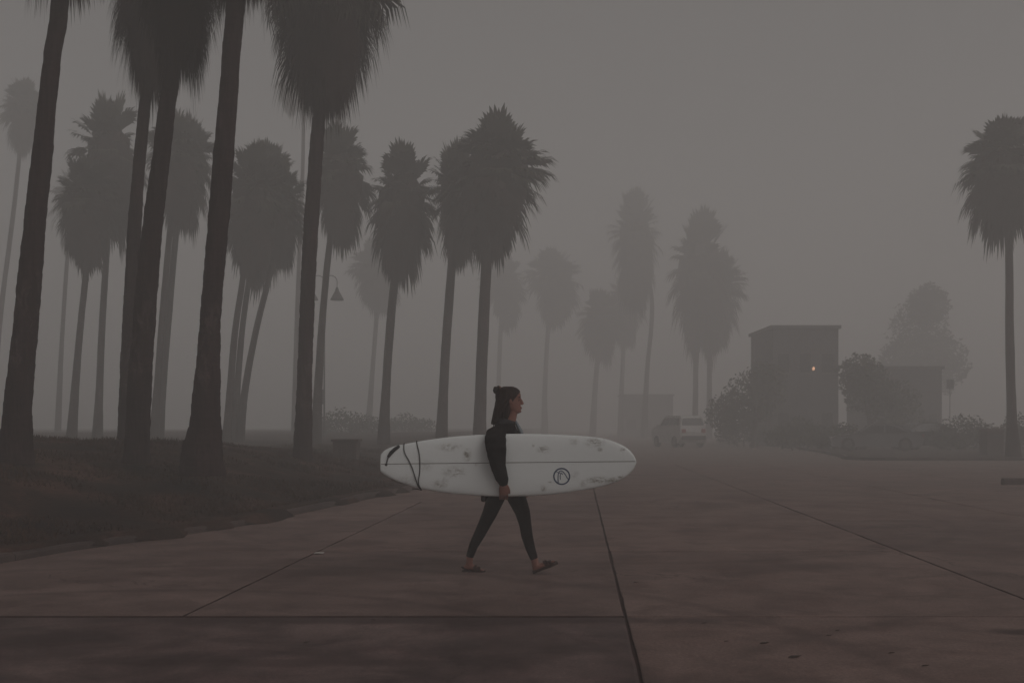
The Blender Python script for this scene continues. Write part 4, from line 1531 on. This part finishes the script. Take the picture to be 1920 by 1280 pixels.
# sandals
def sandal(heel, toe, dy, heel_strap, nrm_up):
    """heel, toe: pixel points of the sole's underside"""
    h0, t0 = P(heel[0], heel[1], dy), P(toe[0], toe[1], dy)
    L_ = (t0 - h0).length
    d = (t0 - h0).normalized()
    up = Vector((-d.z, 0, d.x))
    root_mb = MB()
    outline = [(-.02, .020), (.02, .030), (.12, .036), (.3, .034), (.5, .036), (.7, .046), (.85, .045), (.95, .034), (1.0, .016)]
    rings = []
    for z, g in ((0, -.003), (.004, 0), (.020, 0), (.024, -.003)):
        ring = [h0 + d * (t * L_) + Vector((0, -(w + g), 0)) + up * z for t, w in outline] + [h0 + d * (t * L_) + Vector((0, w + g, 0)) + up * z for t, w in reversed(outline)]
        rings.append(ring)
    root_mb.loft(rings)
    so = root_mb.build("sandal", M_sandal, person, org)
    for (t, hh, w, rr) in ((.60, .058, .048, .016), (.76, .044, .048, .014)):
        c = h0 + d * (t * L_)
        pts = []
        for k in range(9):
            a = math.pi * k / 8
            pts.append(c + Vector((0, -math.cos(a) * w, 0)) + up * (.016 + math.sin(a) * (hh - .008)) - d * (.012 * math.sin(a)))
        mb = MB()
        mb.tube(pts, [(.0035, rr)] * 9 if False else [.006] * 9, 8)
        # flat band
        band = MB()
        ringsb = []
        for q in pts:
            n_ = (q - (c + up * .016))
            n_ = n_.normalized() if n_.length > 1e-5 else up
            ringsb.append([q - d * rr + n_ * .0005, q + d * rr + n_ * .0005, q + d * rr + n_ * .006, q - d * rr + n_ * .006])
        band.loft(ringsb)
        band.build("strap", M_sandal, so, org)
    if heel_strap:
        pts = []
        for k in range(11):
            a = math.pi * k / 10 - math.pi / 2
            ca = math.cos(a)
            pts.append(h0 + d * (.14 * L_ - ca * .034 + (1 - ca) * .16 * L_) + Vector((0, math.sin(a) * .036, 0)) + up * (.022 + .030 * ca))
        MB().tube(pts, [.0065] * 11, 8).build("strap", M_sandal, so, org, smooth=True)


sandal((867, 1073.3), (910, 1073.5), .09, True, None)
sandal((1001, 1074.0), (1046.5, 1056.0), -.09, False, None)

# ------------------------------------------------------------------ the surfboard
BD = D0 - 0.238
TILT = R(8)
UP = [(714.5, 852), (718, 847), (726, 840.5), (745, 834.5), (770, 829.8), (800, 824.5), (850, 818), (900, 814.5), (950, 813), (1000, 813), (1050, 814.5), (1090, 816.8), (1128, 820.5), (1145, 825), (1160, 831), (1172, 837.5), (1180, 844), (1186, 851), (1190, 859), (1191.2, 864.3)]
LOW = [(714.5, 883), (719, 887), (728, 893), (745, 901), (770, 910.5), (800, 917.5), (850, 925), (900, 928.8), (950, 930), (1000, 928.8), (1050, 924.5), (1096, 917.5), (1128, 911), (1154, 902.5), (1173, 892), (1181, 885), (1187, 877), (1190.5, 869), (1191.2, 865.0)]


def interp(tab, x):
    if x <= tab[0][0]:
        return tab[0][1]
    for (a, ya), (b_, yb) in zip(tab, tab[1:]):
        if a <= x <= b_:
            return ya + (yb - ya) * (x - a) / (b_ - a)
    return tab[-1][1]


bs = BD / F
borg = at(952, 866, BD)


def board_pt(px, v, face):
    """px along the board, v -1 (lower rail)..1 (upper rail), face -1 deck to the camera, +1 bottom side"""
    yu, yl = interp(UP, px), interp(LOW, px)
    yc, hw = (yu + yl) / 2, (yl - yu) / 2
    u = (px - 714.5) / 476.0
    tk = 0.034 * min(1.0, (max(0.0, math.sin(math.pi * min(1, max(0, u * .92 + .05))))) ** 0.45)
    prof = max(0.0, 1 - abs(v) ** 3.4) ** 0.5
    rocker = 0.10 * max(0, u - .55) ** 2 / .2 * 1.0 + 0.045 * max(0, .3 - u) ** 2 / .09
    x = (px - 952) * bs
    z = (866 - (yc - v * hw)) * bs
    y = face * tk * prof * (1.0 if face < 0 else 0.95) - rocker * 0.6
    return Vector((x, y + z * math.tan(TILT), z))


def board_material():
    m, nt, b = new_mat("waxed_white_board")
    v = coords(nt, 'Object')
    fine = noise_tex(nt, coords(nt, 'Object', (1, 1, 1.4)), 34, 6, 0.72, 0.5)
    last = None
    for (px, py, rx, ry, st) in ((843, 838, 26, 8, .55), (876, 852, 8, 13, .9), (852, 884, 24, 11, .6), (826, 907, 15, 8, .7), (800, 872, 14, 12, .3), (768, 900, 20, 12, .4), (834, 900, 8, 7, .6),
                                 (893, 870, 4, 3, .8), (1019, 842, 13, 7, .8), (1076, 828, 10, 7, .5), (1115, 829, 20, 9, .75), (1124, 842, 6, 5, .6), (1166, 842, 6, 4, .7),
                                 (1120, 899, 26, 7, 1.0), (1145, 899, 16, 6, 1.0), (1162, 894, 7, 4, 1.0), (1018, 915, 7, 7, .8), (1031, 903, 5, 2, .7), (1092, 905, 8, 7, .5), (1077, 890, 10, 10, .3), (1000, 835, 3, 3, .5)):
        mp = nt.nodes.new("ShaderNodeMapping")
        mp.vector_type = 'POINT'
        kx, kz = 1 / (rx * bs), 1 / (ry * bs)
        mp.inputs['Scale'].default_value = (kx, 0.0, kz)
        mp.inputs['Location'].default_value = (-(px - 952) * bs * kx, 0, -(866 - py) * bs * kz)
        nt.links.new(v, mp.inputs['Vector'])
        ln_ = nt.nodes.new("ShaderNodeVectorMath")
        ln_.operation = 'LENGTH'
        nt.links.new(mp.outputs[0], ln_.inputs[0])
        mr = nt.nodes.new("ShaderNodeMapRange")
        mr.interpolation_type = 'SMOOTHSTEP'
        mr.inputs['From Min'].default_value = 0.1
        mr.inputs['From Max'].default_value = 1.35
        mr.inputs['To Min'].default_value = st
        mr.inputs['To Max'].default_value = 0.0
        nt.links.new(ln_.outputs['Value'], mr.inputs['Value'])
        if last is None:
            last = mr.outputs[0]
        else:
            mx = nt.nodes.new("ShaderNodeMath")
            mx.operation = 'MAXIMUM'
            nt.links.new(last, mx.inputs[0])
            nt.links.new(mr.outputs[0], mx.inputs[1])
            last = mx.outputs[0]
    mul = nt.nodes.new("ShaderNodeMath")
    mul.operation = 'MULTIPLY'
    r2 = ramp_node(nt, [(0.40, (0, 0, 0)), (0.60, (1, 1, 1))])
    nt.links.new(fine, r2.inputs[0])
    nt.links.new(last, mul.inputs[0])
    nt.links.new(r2.outputs[0], mul.inputs[1])
    base = mix(nt, 'MIX', noise_tex(nt, v, 1.3, 2, .5), (0.76, 0.785, 0.785), (0.69, 0.725, 0.73))
    col = mix(nt, 'MIX', mul.outputs[0], base, (0.15, 0.125, 0.09))
    nt.links.new(col, b.inputs['Base Color'])
    b.inputs['Roughness'].default_value = 0.42
    b.inputs['Specular IOR Level'].default_value = 0.4
    return m


M_board = board_material()
board = empty("surfboard", borg)
tag(board, "white waxed surfboard with a round logo, carried under the woman's arm", "surfboard")
xs_ = [714.5, 715.5, 717, 720, 724, 730, 738, 748, 760] + [775 + 20 * k for k in range(18)] + [1125, 1140, 1152, 1162, 1170, 1176, 1180, 1183.5, 1186, 1188, 1189.5, 1190.4, 1190.9, 1191.2]
NV = 20
rings = []
for px in xs_:
    ring = []
    for i in range(NV):
        a = math.pi * i / NV
        ring.append(board_pt(px, math.cos(a), -1))
    for i in range(NV):
        a = math.pi * i / NV
        ring.append(board_pt(px, -math.cos(a), 1))
    rings.append(ring)
MB().loft(rings).build("deck", M_board, board, smooth=True)
# stringer
sv_, sf_ = [], []
xss = [716 + (1189 - 716) * k / 60 for k in range(61)]
for px in xss:
    yu, yl = interp(UP, px), interp(LOW, px)
    ytar = 869.3 - 5.2 * (px - 714) / 476
    v0 = ((yu + yl) / 2 - ytar) / max(1, (yl - yu) / 2)
    for e in (-.0028, .0028):
        q = board_pt(px, v0, -1)
        sv_.append(q + Vector((0, -.0012, e)))
for k in range(60):
    sf_.append((2 * k, 2 * k + 2, 2 * k + 3, 2 * k + 1))
link("stringer", mesh_np("stringer", sv_, sf_, M_stringer), board)


def deck_at(px, py, off=-.0015):
    yu, yl = interp(UP, px), interp(LOW, px)
    v = ((yu + yl) / 2 - py) / ((yl - yu) / 2)
    return board_pt(px, v, -1) + Vector((0, off, 0))


def ribbon(pts, w):
    vv, ff = [], []
    n = len(pts)
    for k in range(n):
        a, b_ = pts[max(0, k - 1)], pts[min(n - 1, k + 1)]
        d = Vector((b_[0] - a[0], b_[1] - a[1])).normalized()
        nx, ny = -d.y * w / 2, d.x * w / 2
        vv.append(deck_at(pts[k][0] + nx, pts[k][1] + ny))
        vv.append(deck_at(pts[k][0] - nx, pts[k][1] - ny))
    for k in range(n - 1):
        ff.append((2 * k, 2 * k + 1, 2 * k + 3, 2 * k + 2))
    return vv, ff


lg = MB()
cx, cyl = 1052.6, 892.0
lg.add(*ribbon([(cx + math.cos(math.tau * k / 40) * 14.6, cyl + math.sin(math.tau * k / 40) * 14.6) for k in range(41)], 2.5))
lg.add(*ribbon([(cx - 6.5, cyl + 12), (cx - 7.0, cyl + 4), (cx - 6.5, cyl - 4), (cx - 4.5, cyl - 9), (cx - 1.0, cyl - 10.5), (cx + 3.0, cyl - 8), (cx + 7.0, cyl - 3), (cx + 10.0, cyl + 2.5), (cx + 13, cyl + 6)], 1.7))
lg.add(*ribbon([(cx - 2.5, cyl + 6), (cx - 3.0, cyl), (cx - 2.2, cyl - 4.5), (cx + .5, cyl - 5.0), (cx + 2.5, cyl - 3.5)], 1.4))
lg.add(*ribbon([(cx - 11, cyl - 9), (cx - 4.5, cyl - 6.2), (cx + .5, cyl - 6.5)], 1.2))
link("logo", mesh_np("logo", lg.v, lg.f, M_logo), board)
# leash cord
lead = MB()
c1 = [(757.5, 833.0), (758, 843), (761, 852), (767, 862), (774, 877), (780, 895), (785, 910), (788.5, 914.8)]
c2 = [(781, 828.4), (783.5, 838), (786.5, 850), (788, 866), (788, 882), (786, 898), (786.5, 908), (790, 915.4)]
p1 = [deck_at(x, y, -.005) for x, y in c1]
p2 = [deck_at(x, y, -.005) for x, y in c2]
back = Vector((0, .07, 0))
lead.tube(catmull([p1[0] + Vector((0, .05, .006)), p1[0] + Vector((0, .01, .008))] + p1 + [p1[-1] + Vector((.004, .015, -.010))], 5), [.0042] * (5 * (len(p1) + 2) + 1), 8)
lead.tube(catmull([p2[0] + Vector((0, .05, .006)), p2[0] + Vector((0, .01, .008))] + p2 + [p2[-1] + Vector((.004, .012, -.012)), p2[-1] + Vector((-.03, .02, -.004)), p2[-1] + Vector((-.075, .02, .0))], 5), [.0042] * (5 * (len(p2) + 4) + 1), 8)
leash = lead.build("leash", M_cord, board, smooth=True)
cu = [(748, 836.5), (741, 841.5), (734, 848.5), (729.5, 855)]
cf = MB()
cf.tube([deck_at(x, y, -.010) for x, y in cu], [(.013, .007), (.016, .008), (.016, .008), (.012, .007)], 10)
cf.build("ankle_cuff", M_cord, leash, smooth=True)
cf = MB()
cf.tube([deck_at(x, y, -.006) for x, y in ((729.5, 855), (727.5, 862), (725.5, 870))], [.006, .0045, .006], 8)
cf.ball(deck_at(725.3, 870.5, -.002), (.011, .005, .011), 12, 6)
cf.build("leash_plug", M_cord, leash, smooth=True)
# fin on the far side of the tail
fr = []
for y_, x0_, x1_ in ((0.0, 760, 795), (.05, 752, 784), (.10, 744, 770), (.14, 738, 754), (.155, 735, 745)):
    q = board_pt(770, 0, 1)
    fr.append([Vector(((x - 952) * bs, q.y + y_ - .004, q.z + s_)) for x, s_ in ((x0_, 0), ((x0_ + x1_) / 2, .004), (x1_, 0), ((x0_ + x1_) / 2, -.004))])
MB().loft(fr).build("fin", M_cord, board)

# ------------------------------------------------------------------ the fog
hm = bpy.data.materials.new("fog")
hm.use_nodes = True
hn = hm.node_tree
hn.nodes.clear()
ho = hn.nodes.new("ShaderNodeOutputMaterial")
pvn = hn.nodes.new("ShaderNodeVolumePrincipled")
pvn.inputs['Color'].default_value = HAZE_COLOR
pvn.inputs['Density'].default_value = HAZE_DENSITY
pvn.inputs['Anisotropy'].default_value = 0.0
hn.links.new(pvn.outputs[0], ho.inputs['Volume'])
hz = MB().box((-400, -150, -1.3), (400, 600, 36.0)).build("haze", hm)
tag(hz, "thick grey morning fog filling the whole place", "fog", kind="stuff")
